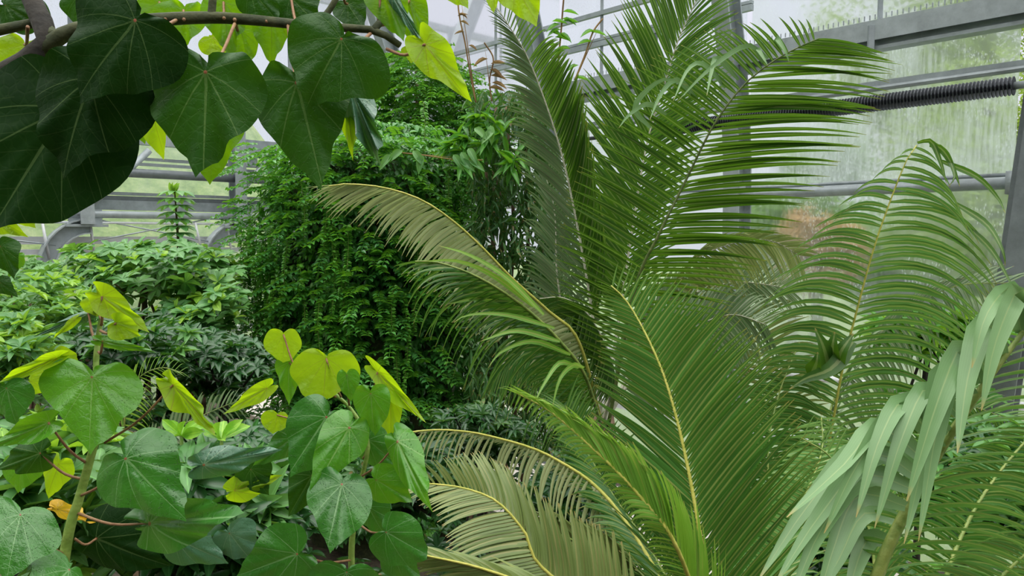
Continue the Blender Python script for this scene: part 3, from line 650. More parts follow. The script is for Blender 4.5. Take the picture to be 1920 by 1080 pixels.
for k_, (rp, kl, kr) in enumerate([
    ([cB, (1230, 1050, 3.1), (1150, 930, 3.3), (1090, 830, 3.4), (1060, 760, 3.5)], [(0, -80, -60, 0, 0, 0), (.5, -110, -60, 0, 0, -18), (1, -50, -40, 0, 0, 0)], [(0, 80, -110, 0, 0, 0), (.5, 90, -110, 0, 0, -10), (1, 20, -60, 0, 0, 0)]),
    ([cB, (1440, 1080, 3.2), (1500, 950, 3.4), (1540, 850, 3.6), (1540, 780, 3.7)], [(0, -100, -60, 0, 0, 0), (.5, -110, -40, 0, 0, -22), (1, -60, 10, 0, 0, 0)], [(0, 110, -70, 0, 0, 0), (.5, 120, -60, 0, 0, -22), (1, 50, 0, 0, 0, 0)]),
    ([cB, (1220, 1130, 3.0), (1100, 1030, 3.0), (1040, 1000, 3.0), (990, 1010, 3.0)], [(0, -40, -110, 0, 0, 0), (.5, -60, -120, 0, 0, -10), (1, -60, -30, 0, 0, 0)], [(0, -60, 90, 0, 0, 0), (.5, -60, 80, 0, -10, -10), (1, -40, 40, 0, 0, 0)]),
]):
    frond(pb, rp, [kl, kr], n=50, wid=.014, mat=['f_green', 'f_right', 'f_olive'][k_], rmat='rachis_g', t0=.2)

# palm C: right, behind the drooping blades
pc = root('coconut_palm', xy(1490, 4.6), 'coconut palm at right with tall comb-like frond before the glass wall', 'palm')
cC = (1490, 1180, 4.6); trunk(pc, xy(1490, 4.6), at(*cC)[2] + .03, .11)
frond(pc, [cC, (1530, 960, 4.5), (1560, 800, 4.4), (1582, 680, 4.3), (1607, 580, 4.2), (1637, 470, 4.1), (1668, 380, 4.05), (1700, 300, 4.0), (1722, 268, 4.0)],
      [[(0, -110, -50, 0, 0, -20), (.3, -150, -20, 0, -5, -40), (.5, -175, 5, 0, -5, -62), (.7, -190, 12, 0, -5, -62), (.85, -130, 15, 0, -5, -40), (.95, -55, 20, 0, -5, -20), (1, -15, 8, 0, 0, 0)],
       [(0, 120, -60, 0, 0, -20), (.3, 170, -15, 0, 5, -40), (.5, 215, 25, -.1, 10, -62), (.7, 245, 65, -.1, 15, -80), (.85, 215, 85, -.1, 20, -70), (.95, 110, 80, -.1, 25, -35), (1, 30, 15, 0, 0, 0)]],
      n=64, wid=.019, mat='f_right', rmat='rachis_y', curltip=.08, t0=.1, roll=.35, label='tall upright frond with arching comb-like leaflets')
blades(pc, [[(1742, 272, 4), (1765, 280, 3.9), (1785, 310, 3.85), (1800, 350, 3.8)], [(1750, 268, 4), (1775, 290, 3.9), (1790, 330, 3.8), (1778, 350, 3.8)], [(1760, 300, 4), (1830, 330, 3.9), (1870, 370, 3.85), (1885, 400, 3.8)],
            [(1720, 268, 4), (1745, 265, 3.95), (1762, 300, 3.9), (1775, 345, 3.85)], [(1790, 380, 4), (1850, 420, 3.9), (1880, 470, 3.8), (1885, 500, 3.8)], [(1810, 420, 4), (1860, 470, 3.9), (1900, 540, 3.8)]], .022, 'f_dark', name='hanging_leaflet')
for k_, (rp, kl, kr) in enumerate([
    ([cC, (1560, 760, 5.0), (1660, 620, 5.2), (1780, 540, 5.3), (1900, 530, 5.3)], [(0, -20, -90, 0, 0, 0), (.5, 70, -110, 0, 0, -5), (1, 60, -20, 0, 0, 0)], [(0, 60, 50, 0, 0, 0), (.5, 70, 100, 0, 25, -10), (1, 20, 60, 0, 0, 0)]),
    ([cC, (1440, 800, 5.0), (1420, 640, 5.2), (1400, 560, 5.3), (1350, 480, 5.3)], [(0, -60, -40, 0, 0, 0), (.5, -100, -30, 0, 0, -15), (1, -60, 30, 0, 0, 0)], [(0, 90, -70, 0, 0, 0), (.5, 120, -60, 0, 0, -15), (1, 60, -30, 0, 0, 0)]),
    ([cC, (1600, 900, 4.8), (1700, 800, 4.9), (1800, 760, 4.9), (1900, 790, 4.9)], [(0, 0, -90, 0, 0, 0), (.5, 60, -110, 0, 0, -15), (1, 60, -10, 0, 0, 0)], [(0, 60, 50, 0, 0, 0), (.5, 70, 100, 0, 25, -10), (1, 20, 60, 0, 0, 0)]),
    ([cC, (1450, 960, 4.2), (1440, 850, 4.2), (1460, 740, 4.3), (1500, 640, 4.4)], [(0, -100, -20, 0, 0, -10), (.5, -110, -20, 0, 0, -25), (1, -60, 10, 0, 0, -10)], [(0, 100, -20, 0, 0, -10), (.5, 120, 10, 0, 0, -25), (1, 60, 20, 0, 0, -10)]),
]):
    frond(pc, rp, [kl, kr], n=48, wid=.016, mat=['f_grey', 'f_olive', 'f_green', 'f_green'][k_], rmat='rachis_g', t0=.25)
blades(pc, [[(1560, 700, 4.1), (1575, 660, 4.0), (1600, 625, 4.0)], [(1555, 690, 4.1), (1560, 650, 4.0), (1565, 622, 4.0)], [(1520, 705, 4.1), (1530, 680, 4.0), (1533, 660, 4.0)], [(1560, 700, 4.1), (1545, 650, 4.0), (1528, 615, 4.0)],
            [(1600, 640, 4.05), (1560, 690, 4.0), (1510, 710, 4.0), (1480, 730, 4.0)]], .06, 'f_dark', name='crumpled_leaflet')

# palm D: nearest, far right, broad drooping blades
pd = root('coconut_palm', xy(1610, 1.75), 'near palm at far right with broad grey-green blades hanging down', 'palm')
cD = (1600, 1260, 1.75); trunk(pd, xy(1600, 1.75), at(*cD)[2] + .03, .08)
fd = frond(pd, [cD, (1645, 1080, 1.75), (1690, 975, 1.75), (1742, 880, 1.75), (1795, 795, 1.72), (1850, 715, 1.7), (1905, 640, 1.7), (1965, 560, 1.7)],
      [[(0, -60, 60, 0, 0, 0), (.3, -80, -10, .1, 0, -10), (.6, -60, -20, .1, 0, -8), (1, -40, 0, 0, 0, 0)],
       [(0, 230, 20, 0, 0, -30), (.3, 300, 30, 0, 0, -70), (.5, 280, 10, 0, 0, -60), (.7, 240, -10, 0, 0, -50), (1, 150, -20, 0, 0, 0)]],
      n=30, wid=.013, mat='f_right', rmat='rachis_g', r0=.018, curltip=.12, t0=.05, roll=.9)
blades(pd, [[(1915, 625, 1.7), (1895, 545, 1.65), (1850, 590, 1.6), (1822, 690, 1.58)], [(1925, 620, 1.7), (1915, 545, 1.62), (1870, 640, 1.58), (1840, 770, 1.55)], [(1880, 670, 1.7), (1850, 600, 1.65), (1815, 700, 1.6), (1795, 850, 1.55)],
            [(1855, 700, 1.7), (1810, 650, 1.66), (1765, 740, 1.6), (1700, 940, 1.55)], [(1840, 720, 1.7), (1800, 655, 1.68), (1760, 800, 1.62), (1722, 1015, 1.56)], [(1825, 740, 1.7), (1770, 680, 1.7), (1740, 830, 1.64), (1695, 1020, 1.58)],
            [(1800, 780, 1.72), (1740, 725, 1.7), (1690, 820, 1.64), (1640, 990, 1.6)], [(1780, 810, 1.72), (1700, 750, 1.7), (1650, 820, 1.64), (1605, 970, 1.6)], [(1765, 840, 1.72), (1690, 770, 1.7), (1610, 870, 1.64), (1545, 1000, 1.6)],
            [(1745, 870, 1.74), (1650, 800, 1.7), (1580, 870, 1.64), (1475, 970, 1.6)], [(1730, 900, 1.74), (1640, 850, 1.7), (1540, 960, 1.64), (1450, 1100, 1.6)], [(1720, 920, 1.74), (1620, 890, 1.7), (1540, 990, 1.64), (1480, 1130, 1.6)],
            [(1700, 950, 1.74), (1610, 930, 1.7), (1560, 1040, 1.64), (1530, 1150, 1.6)], [(1750, 890, 1.8), (1620, 840, 1.8), (1520, 940, 1.75), (1420, 1090, 1.7)],
            [(1700, 980, 1.8), (1620, 960, 1.8), (1570, 1050, 1.75), (1520, 1140, 1.7)], [(1680, 1020, 1.8), (1630, 1010, 1.8), (1600, 1080, 1.75), (1590, 1140, 1.7)]], .033, 'f_glauc', name='broad_blade')
for k_, (rp, kl, kr) in enumerate([
    ([(1750, 1300, 2.6), (1770, 1100, 2.6), (1830, 950, 2.7), (1920, 830, 2.8), (2000, 760, 2.8)], [(0, -90, -60, 0, 0, 0), (.5, -110, -50, 0, 0, -25), (1, -60, 0, 0, 0, 0)], [(0, 110, -20, 0, 0, 0), (.5, 130, 30, 0, 0, -30), (1, 60, 0, 0, 0, 0)]),
    ([(1620, 1300, 2.8), (1640, 1090, 2.9), (1620, 960, 3.0), (1560, 860, 3.1), (1500, 820, 3.1)], [(0, -110, 0, 0, 0, 0), (.5, -130, 10, 0, 0, -30), (1, -60, 30, 0, 0, 0)], [(0, 120, -60, 0, 0, -10), (.5, 90, -110, 0, 0, -20), (1, 20, -60, 0, 0, 0)]),
    ([(1800, 1300, 2.3), (1850, 1120, 2.3), (1960, 1010, 2.3), (2060, 960, 2.3)], [(0, -130, -70, 0, 0, 0), (.5, -150, -60, 0, 0, -25), (1, -60, 0, 0, 0, 0)], [(0, 110, -20, 0, 0, 0), (.5, 130, 60, 0, 0, -30), (1, 60, 0, 0, 0, 0)]),
]):
    if k_ == 0: pe = root('coconut_palm', xy(1760, 2.6), 'low palm behind the hanging blades at lower right', 'palm'); trunk(pe, xy(1760, 2.6), at(1760, 1300, 2.6)[2] + .1, .09)
    frond(pe, [(1740, 1330, 2.55)] + rp, [kl, kr], n=42, wid=.013, mat=['f_green', 'f_right', 'f_right'][k_], rmat='rachis_g', t0=.2)

# ------------------------------------------------------------------ heart leaves
OUT = np.array([(-.09, 0), (-.15, .08), (-.20, .22), (-.23, .42), (-.20, .64), (-.10, .83), (.03, .97), (.16, 1.0), (.32, .90), (.48, .70), (.62, .50), (.75, .32), (.86, .17), (.94, .06), (1.0, 0)])
OUTR = np.array([(-.02, 0), (-.10, .08), (-.18, .25), (-.20, .48), (-.14, .72), (0, .90), (.18, .99), (.36, 1.0), (.55, .92), (.72, .74), (.85, .52), (.94, .28), (.98, .12), (.99, .05), (1.0, 0)])
def heart(parent, J, K, hw, mat, dJ=1.4, dK=None, ds=0.0, stem=None, wav=.05, cup=.10, rd=0.0, skew=0.0, name='leaf', smat='petiole', side=1, nth=64, ddj=None):
    """J junction pixel, K tip pixel, hw half width in pixels, ds depth offset of the right edge"""
    dK = dJ if dK is None else dK
    p = at(J[0], J[1], dJ); q_ = at(K[0], K[1], dK); A = q_ - p
    ax = np.array([K[0] - J[0], K[1] - J[1]], float); ax /= np.linalg.norm(ax); sd = np.array([-ax[1], ax[0]])
    S = at(J[0] + sd[0] * hw, J[1] + sd[1] * hw, dJ + ds) - p
    S = S + A * skew
    Nn = unit(np.cross(A, S)); view = unit(p - np.array([0, 0, CZ]))
    if Nn @ view > 0: Nn = -Nn
    Nn = Nn * side
    Lm = np.linalg.norm(A)
    o = OUT * (1 - rd) + OUTR * rd
    half = spline(o, nth // 2 + 1); full = np.concatenate([half, (half * [1, -1])[::-1][1:-1]])
    nt_ = len(full); nr = 9; c0 = np.array([.0, 0]); an0 = np.arctan2(full[:, 1], full[:, 0]); p1_, p2_ = rnd.uniform(0, 6), rnd.uniform(0, 6)
    full = full * (1 + .035 * np.sin(3 * an0 + p1_) + .025 * np.sin(8 * an0 + p2_) * (np.abs(an0) > .25))[:, None]; asym = rnd.uniform(-.08, .08); full[:, 1] *= 1 + asym * np.sign(full[:, 1])
    bendy = rnd.uniform(-.12, .12); cup = cup * rnd.uniform(.7, 1.9); wav = wav * rnd.uniform(1, 2.2)
    V = []; U = []; ph = rnd.uniform(0, 6); k1 = rnd.choice([5, 6, 7])
    ang = np.arctan2(full[:, 1], full[:, 0])
    Ls = np.linalg.norm(S) / Lm
    for r in range(nr + 1):
        f = (r / nr) ** .85
        pts = c0 + (full - c0) * f
        x, y = pts[:, 0], pts[:, 1] + bendy * np.clip(pts[:, 0], 0, 1) ** 2
        z = -cup * (np.abs(y) ** 1.6) * .8 - cup * .9 * np.clip(x, 0, 1) ** 2 + wav * f ** 3 * np.sin(k1 * ang + ph) + wav * .5 * f ** 2 * np.sin(11 * ang + ph * 2)
        z += -.03 * np.exp(-(y * 9) ** 2) * (x > 0)
        V.append(p + x[:, None] * A + y[:, None] * S + z[:, None] * Nn * Lm); U.append(np.stack([(x + 1) / 4, (y * Ls + 2) / 4], 1))
    Fq = []
    for r in range(nr):
        for i in range(nt_): i2 = (i + 1) % nt_; Fq.append((r * nt_ + i, r * nt_ + i2, (r + 1) * nt_ + i2, (r + 1) * nt_ + i))
    mb = MB(); Vv = np.concatenate(V); mb.add(Vv, Fq, np.concatenate(U))
    # faces should show their upper side along Nn
    a_, b_, c_ = Vv[nt_ * 4], Vv[nt_ * 4 + 8], Vv[nt_ * 8]
    if np.cross(b_ - a_, c_ - a_) @ Nn < 0: mb.F[0] = mb.F[0][:, ::-1]
    o = mb.build(name, M[mat], parent)
    if stem is not None:
        sj = at(*stem); mid = (p + sj) / 2 + Vector((0, 0, .02 * 1)) if False else (p + sj) / 2 + np.array([0, 0, -.012])
        pm = MB(); pm.tube(spline([sj, mid, p - Nn * .002], 9), np.linspace(.0028, .002, 9), 6); pm.build('petiole', M[smat], o)
    return o

# overhanging tree, upper left (near the lens)
d = 1.1
bt = root('linden_hibiscus_tree', xy(-260, 1.3), 'overhanging tree with big dark heart-shaped leaves across the top left', 'tree')
m = MB(); m.tube(path([(-560, 1000, 1.7), (-480, 500, 1.5), (-300, 300, 1.3), (-100, 200, 1.2), (-10, 152, 1.18), (50, 118, 1.17), (92, 75, 1.17), (60, 0, 1.2), (30, -120, 1.25)], 40), np.linspace(.06, .011, 40), 12)
base_p = at(-560, 1000, 1.7); m.tube([np.array([base_p[0], base_p[1], 0]), base_p], [.07, .06], 12)
m.build('trunk', M['bark'], bt)
for nm, P, r0, r1 in (('branch', [(70, 100, 1.17), (130, 60, 1.16), (220, 45, 1.16), (310, 36, 1.16), (400, 33, 1.16), (480, 38, 1.16), (560, 46, 1.15), (640, 52, 1.14), (705, 58, 1.14), (750, 85, 1.16)], .013, .005),
                      ('branch', [(-30, 62, 1.2), (40, 48, 1.2), (95, 36, 1.2)], .009, .007), ('branch', [(98, 72, 1.17), (70, 20, 1.2), (60, -60, 1.25)], .012, .010),
                      ('branch', [(595, 45, 1.14), (620, 15, 1.14), (650, -40, 1.14)], .005, .004), ('branch', [(395, 35, 1.16), (398, 10, 1.16), (400, -30, 1.16)], .006, .006)):
    m = MB(); m.tube(path(P, 24), np.linspace(r0, r1, 24), 10); m.build(nm, M['bark_moss'], bt)
def U_(J, K, hw, mat, dd=0.0, st=None, **k_):
    kk = dict(wav=.03, cup=.10); kk.update(k_)
    return heart(bt, J, K, hw, mat, dJ=d + dd, stem=None if st is None else (st[0], st[1], 1.15), **kk)
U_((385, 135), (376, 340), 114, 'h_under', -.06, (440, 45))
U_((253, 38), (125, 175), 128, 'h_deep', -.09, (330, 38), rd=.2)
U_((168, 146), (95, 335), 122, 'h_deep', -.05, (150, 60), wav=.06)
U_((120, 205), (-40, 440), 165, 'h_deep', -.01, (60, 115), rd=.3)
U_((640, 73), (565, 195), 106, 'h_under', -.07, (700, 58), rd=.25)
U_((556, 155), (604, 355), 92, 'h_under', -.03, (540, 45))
U_((655, 160), (714, 322), 32, 'h_glauc', .02, (650, 60), wav=.10)
U_((648, 170), (660, 300), 24, 'h_lime', .04, None)
U_((797, 84), (881, 192), 38, 'h_lime', 0, (725, 92), side=-1)
U_((775, 95), (770, 120), 22, 'h_lime', .05, None, side=-1)
U_((652, 8), (688, 62), 36, 'h_under', .08, (640, -30), side=-1)
U_((715, -25), (762, 88), 40, 'h_back', .05, (705, 57), side=-1)
U_((768, 2), (792, 110), 33, 'h_back', .08, (700, 50), side=-1)
U_((735, -10), (800, 100), 12, 'h_glauc', .04, None)
U_((345, 20), (335, 105), 50, 'h_back', .12, (345, 36), side=-1)
U_((300, 5), (300, 100), 40, 'h_back', .16, (310, 36), side=-1)
U_((420, 5), (436, 122), 42, 'h_back', .10, (420, 34), side=-1)
U_((452, 55), (470, 130), 40, 'h_back', .14, (440, 36), side=-1)
U_((510, 20), (512, 130), 44, 'h_back', .12, (500, 40), side=-1)
U_((545, -5), (600, 50), 46, 'h_under', .1, (560, 46))
U_((470, -20), (520, 40), 40, 'h_under', .06, None)
U_((580, -40), (590, 20), 50, 'h_lime', .14, None, side=-1)
U_((400, 70), (440, 110), 36, 'h_lime', .16, None, side=-1)
U_((47, 84), (30, 160), 52, 'h_lime', .16, (52, 50), rd=.8, side=-1)
U_((60, 40), (20, -20), 40, 'h_under', .2, None)
U_((150, -10), (170, 60), 45, 'h_under', .15, None)
U_((10, 10), (60, 40), 40, 'h_under', .18, None)
U_((280, 190), (300, 292), 45, 'h_lime', .1, None)
U_((255, 210), (270, 270), 35, 'h_back', .14, None, side=-1)
U_((222, 240), (247, 318), 26, 'h_lime', .08, None)
U_((395, 215), (402, 345), 78, 'h_back', .06, (380, 140), side=-1)
U_((18, 385), (64, 425), 32, 'h_lime', .1, None); U_((-25, 400), (50, 444), 26, 'h_lime', .06, None)
U_((965, -30), (1008, 50), 48, 'h_lime', .2, None, side=-1); U_((840, -40), (878, 24), 30, 'h_lime', .2, None, side=-1); U_((925, -40), (925, 28), 24, 'h_lime', .2, None, side=-1)
m = MB(); m.tube(path([(700, 57, 1.14), (760, -10, 1.2), (860, -60, 1.28), (980, -60, 1.3)], 20), np.linspace(.006, .003, 20), 8); m.build('branch', M['bark_moss'], bt)

# hibiscus sapling, lower left
hl = root('hibiscus_sapling', xy(100, 1.45), 'leafy sapling with wet heart-shaped leaves in the lower left corner', 'plant')
m = MB(); m.tube(path([(60, 1500, 1.5), (120, 1050, 1.42), (150, 930, 1.42), (172, 850, 1.42), (190, 780, 1.42), (180, 690, 1.44), (186, 620, 1.45), (196, 560, 1.45)], 40), np.linspace(.016, .004, 40), 12)
b0 = at(60, 1500, 1.5); m.tube([np.array([b0[0], b0[1], 0]), b0], [.018, .016], 10); m.build('stem', M['petiole_g'], hl)
def LL(J, K, hw, mat, dd=0.0, st=None, **k_):
    kk = dict(wav=.03, cup=.12); kk.update(k_)
    return heart(hl, J, K, hw, mat, dJ=1.4 + dd, stem=None if st is None else (st[0], st[1], 1.42), **kk)
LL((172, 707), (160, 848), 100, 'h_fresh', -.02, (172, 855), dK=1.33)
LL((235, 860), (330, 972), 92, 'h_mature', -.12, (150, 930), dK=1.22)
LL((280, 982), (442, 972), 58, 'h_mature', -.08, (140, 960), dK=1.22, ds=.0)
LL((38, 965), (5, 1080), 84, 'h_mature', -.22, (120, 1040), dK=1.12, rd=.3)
LL((182, 562), (186, 594), 28, 'h_lime', .04, (192, 600), side=-1, rd=.6)
LL((192, 556), (283, 622), 28, 'h_lime', .0, (190, 610), side=-1)
LL((218, 606), (268, 627), 26, 'h_lime', -.02, (188, 620), side=-1, rd=.5)
LL((192, 640), (288, 662), 12, 'h_fresh', 0, (185, 660))
LL((110, 668), (152, 680), 24, 'h_lime', .02, (115, 695), side=-1, rd=.6)
LL((105, 672), (-5, 722), 14, 'h_lime', .0, None, side=-1)
LL((165, 588), (48, 634), 12, 'h_glauc', .04, (180, 640)); LL((140, 600), (95, 635), 8, 'h_lime', .02, None)
LL((325, 722), (414, 812), 24, 'h_lime', .0, (196, 830), side=-1, wav=.06)
LL((500, 728), (424, 774), 18, 'h_lime', .0, None, side=-1)
LL((12, 728), (22, 805), 45, 'h_mature', -.02, None); LL((92, 792), (-10, 838), 26, 'h_fresh', -.05, (165, 870), side=-1)
LL((58, 715), (90, 735), 26, 'h_lime', .08, None); LL((75, 850), (-20, 885), 36, 'h_under', 0, (160, 900))
LL((130, 1068), (70, 1130), 66, 'h_mature', -.2, (125, 1050), dK=1.1); LL((180, 1010), (310, 1075), 62, 'h_deep', .05, (140, 1010))
LL((108, 955), (186, 982), 16, 'h_yellow', .05, None)
LL((382, 872), (525, 848), 30, 'h_glauc', .1, None); LL((0, 462), (26, 528), 26, 'h_under', .1, None); LL((30, 480), (14, 520), 18, 'h_fresh', .14, None)
LL((0, 530), (30, 555), 18, 'h_under', .1, None)
LL((40, 870), (30, 930), 40, 'h_fresh', .1, None); LL((110, 870), (80, 940), 30, 'h_lime', .16, None); LL((330, 1010), (420, 1060), 50, 'h_glauc', .16, None)

# hibiscus sapling, centre
hc = root('hibiscus_sapling', xy(660, 1.8), 'sapling with rounded lime and green heart leaves before the dark climber', 'plant')
m = MB(); m.tube(path([(700, 1400, 1.85), (660, 1080, 1.82), (672, 930, 1.82), (690, 830, 1.82), (660, 770, 1.84), (630, 740, 1.85)], 36), np.linspace(.012, .004, 36), 10)
b0 = at(700, 1400, 1.85); m.tube([np.array([b0[0], b0[1], 0]), b0], [.014, .012], 10); m.build('stem', M['petiole_g'], hc)
def CL(J, K, hw, mat, dd=0.0, st=None, **k_):
    kk = dict(wav=.025, cup=.12); kk.update(k_)
    return heart(hc, J, K, hw, mat, dJ=1.8 + dd, stem=None if st is None else (st[0], st[1], 1.82), **kk)
CL((532, 627), (532, 680), 35, 'h_lime', .05, (560, 700), rd=.8, side=-1); CL((612, 672), (608, 756), 64, 'h_lime', .02, (640, 745), rd=.6, side=-1)
CL((542, 680), (536, 760), 28, 'h_fresh', .06, (630, 745)); CL((650, 703), (655, 752), 22, 'h_fresh', -.02, (655, 760), rd=.5)
CL((695, 738), (700, 818), 36, 'h_fresh', -.08, (680, 810), rd=.3); CL((732, 745), (735, 824), 26, 'h_lime', -.02, None, rd=.3, side=-1)
CL((708, 698), (805, 794), 17, 'h_lime', -.02, (680, 800), side=-1, skew=.1); CL((520, 778), (514, 814), 27, 'h_lime', .06, (640, 790), rd=.5, side=-1)
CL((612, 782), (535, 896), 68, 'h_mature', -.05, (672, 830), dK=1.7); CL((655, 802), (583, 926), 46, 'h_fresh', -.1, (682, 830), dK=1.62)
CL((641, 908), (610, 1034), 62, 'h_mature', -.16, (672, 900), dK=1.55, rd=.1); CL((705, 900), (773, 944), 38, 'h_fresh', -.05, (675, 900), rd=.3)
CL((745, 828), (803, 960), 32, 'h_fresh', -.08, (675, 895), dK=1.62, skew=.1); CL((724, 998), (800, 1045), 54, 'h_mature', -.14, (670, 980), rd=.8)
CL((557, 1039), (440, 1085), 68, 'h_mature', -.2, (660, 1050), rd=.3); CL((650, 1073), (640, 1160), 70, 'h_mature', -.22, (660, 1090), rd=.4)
CL((585, 892), (535, 975), 38, 'h_under', .02, (670, 930)); CL((690, 825), (760, 890), 42, 'h_mature', .02, (680, 860), rd=.3)
CL((548, 822), (470, 878), 28, 'h_mature', .06, None); CL((470, 880), (500, 930), 40, 'h_under', .1, None); CL((740, 1040), (790, 1090), 40, 'h_mature', .0, None)
CL((690, 950), (720, 1010), 38, 'h_mature', .05, None); CL((440, 920), (530, 895), 26, 'h_lime', .1, None); CL((430, 1000), (470, 1060), 46, 'h_glauc', .15, None)

# ------------------------------------------------------------------ climber-covered column
def rand_unit(n): return unit(rng.normal(size=(n, 3)))
DT = 6.4
tw = root('climbing_fig', xy(665, DT + .5), 'broad column smothered in small-leaved climber with hanging shoots', 'climber')
prof = [(820, 470, 905), (700, 452, 890), (600, 445, 880), (500, 447, 880), (400, 460, 890), (330, 470, 900), (270, 485, 880), (235, 540, 800)]
vy = [p[0] for p in prof][::-1]; vl = [p[1] for p in prof][::-1]; vr = [p[2] for p in prof][::-1]
zb_, zt_ = 0.0, at(665, 240, DT)[2]
def tower_xyr(z):
    py = 443 + F * (CZ - z) / DT * 1.0 - 0; py = np.clip(py, 236, 820)
    l = np.interp(py, vy, vl); r = np.interp(py, vy, vr); c2 = np.stack([((l + r) / 2 - 960) / F * DT, np.full_like(z, DT + .75)], 1)
    return c2, (r - l) / 2 / F * DT
# core
zz_ = np.linspace(0, zt_, 20); cc, rr = tower_xyr(zz_); m = MB()
V = []; ka = 32
for i in range(20):
    th = np.arange(ka) * 2 * math.pi / ka; R = rr[i] * .80 * (1 + .08 * np.sin(3 * th + i * .7) + .05 * np.sin(7 * th - i)) * (1 if i < 19 else .4)
    V.append(np.stack([cc[i, 0] + R * np.cos(th), cc[i, 1] + R * np.sin(th) * .75, np.full(ka, zz_[i])], 1))
Fq = [(i * ka + j, i * ka + (j + 1) % ka, (i + 1) * ka + (j + 1) % ka, (i + 1) * ka + j) for i in range(19) for j in range(ka)]
m.add(np.concatenate(V), Fq); m.build('stem_mat', M['bark_moss'], tw)
n = 26000; z = rng.uniform(0.2, zt_ + .1, n); c_, r_ = tower_xyr(z); th = rng.uniform(-math.pi * 1.03, math.pi * .03, n)
lump = 1 + .10 * np.sin(4 * th + 2.1 * z) + .08 * np.sin(9 * th - 3.7 * z) + .07 * np.sin(17 * th + 8 * z) + .05 * np.sin(31 * th - 15 * z)
rad = r_ * lump * rng.uniform(.80, 1.0, n) ** 1
O = np.stack([c_[:, 0] + rad * np.cos(th), c_[:, 1] + rad * np.sin(th) * .78, z], 1)
outv = np.stack([np.cos(th), np.sin(th), np.zeros(n)], 1)
A = unit(outv * .6 + np.array([0, 0, -.55]) + rng.normal(size=(n, 3)) * .45); up = unit(outv * .5 + np.array([0, 0, 1.0]) + rng.normal(size=(n, 3)) * .25)
m = MB(); mi = (np.sin(th * 5 + z * 2) + rng.normal(size=n) * .6 > 1.1)
put(m, T_OV3, O[~mi], A[~mi], up[~mi], rng.uniform(.045, .08, (~mi).sum()), .62, 0); put(m, T_OV3, O[mi], A[mi], up[mi], rng.uniform(.045, .08, mi.sum()), .62, 1)
m.build('foliage', [M['ivy'], M['ivy_b']], tw)
# hanging shoots: strings of paired round leaves
shoots = [(rnd.uniform(450, 870), rnd.uniform(290, 560), rnd.uniform(90, 230)) for _ in range(14)] + [(452 + 7 * i + rnd.uniform(-3, 3), 440 + rnd.uniform(-30, 60), rnd.uniform(170, 300)) for i in range(8)] + \
    [(792, 190, 100), (845, 295, 100), (860, 330, 80), (565, 340, 120), (510, 500, 240), (600, 560, 150), (645, 520, 130), (520, 470, 260)]
for (px, py, ln) in shoots:
    fx = (px - 665) / 225; dd = DT + .75 - .78 * math.sqrt(max(.0, 1 - min(1, fx * fx))) * 1.05 * .98 - .20
    a = at(px, py, dd); hh = ln / F * dd; k = int(hh / .016); zs = np.linspace(0, hh, k)
    P = np.stack([a[0] + .02 * np.sin(zs * 6 + px), a[1] + .02 * np.cos(zs * 5 + px), a[2] - zs], 1)
    m = MB(); m.tube(P[::3], .003, 4, m=1)
    for sg in (-1, 1):
        dirv = np.array([sg * math.cos(px), sg * .5 * math.sin(px), 0]) * .9; A = unit(dirv + rng.normal(size=(k, 3)) * .22 + np.array([0, 0, -.1]))
        put(m, T_OV3, P, A, unit(np.array([0, -.5, 1]) + rng.normal(size=(k, 3)) * .2), .042 * np.linspace(1, .7, k), .8, 0)
    m.build('hanging_shoot', [M['ivy_b'], M['petiole_g']], tw)
# pinnate sprays (shared builder)
def pinnate(mb, O, D, L, nl, ll, wd, m=0, droop=.3, tm=T_OV3):
    """O origin, D direction: a rachis with nl pairs of leaflets"""
    D = unit(D); side = unit(np.cross(D, (0, 0, 1))); upv = np.cross(side, D)
    s = np.linspace(.15, 1, nl); P = O + D * (s * L)[:, None]; P[:, 2] -= droop * L * s ** 2
    mb.tube(np.stack([O, P[nl // 2], P[-1]]), .0025, 4, m=m, cap=False)
    for sg in (-1, 1):
        A = unit(side * sg + D * .45 + rng.normal(size=(nl, 3)) * .12 + np.array([0, 0, -.2])); put(mb, tm, P, A, np.tile(upv, (nl, 1)) + rng.normal(size=(nl, 3)) * .15, ll * np.linspace(1, .8, nl), wd, m)
m = MB()
for i in range(640):
    px = rnd.uniform(445, 890); py = rnd.uniform(255, 800); fx = (px - 665) / 225
    dd = DT + .75 - .8 * math.sqrt(max(.02, 1 - min(1, fx * fx))) - .05; O = at(px, py, dd)
    pinnate(m, O, np.array([fx + rnd.gauss(0, .4), -1 + rnd.gauss(0, .3), rnd.uniform(-.2, .5)]), rnd.uniform(.18, .30), 6, .068, .62, m=0 if rnd.random() < .45 else 1)
m.build('foliage', [M['ivy'], M['tree']], tw)
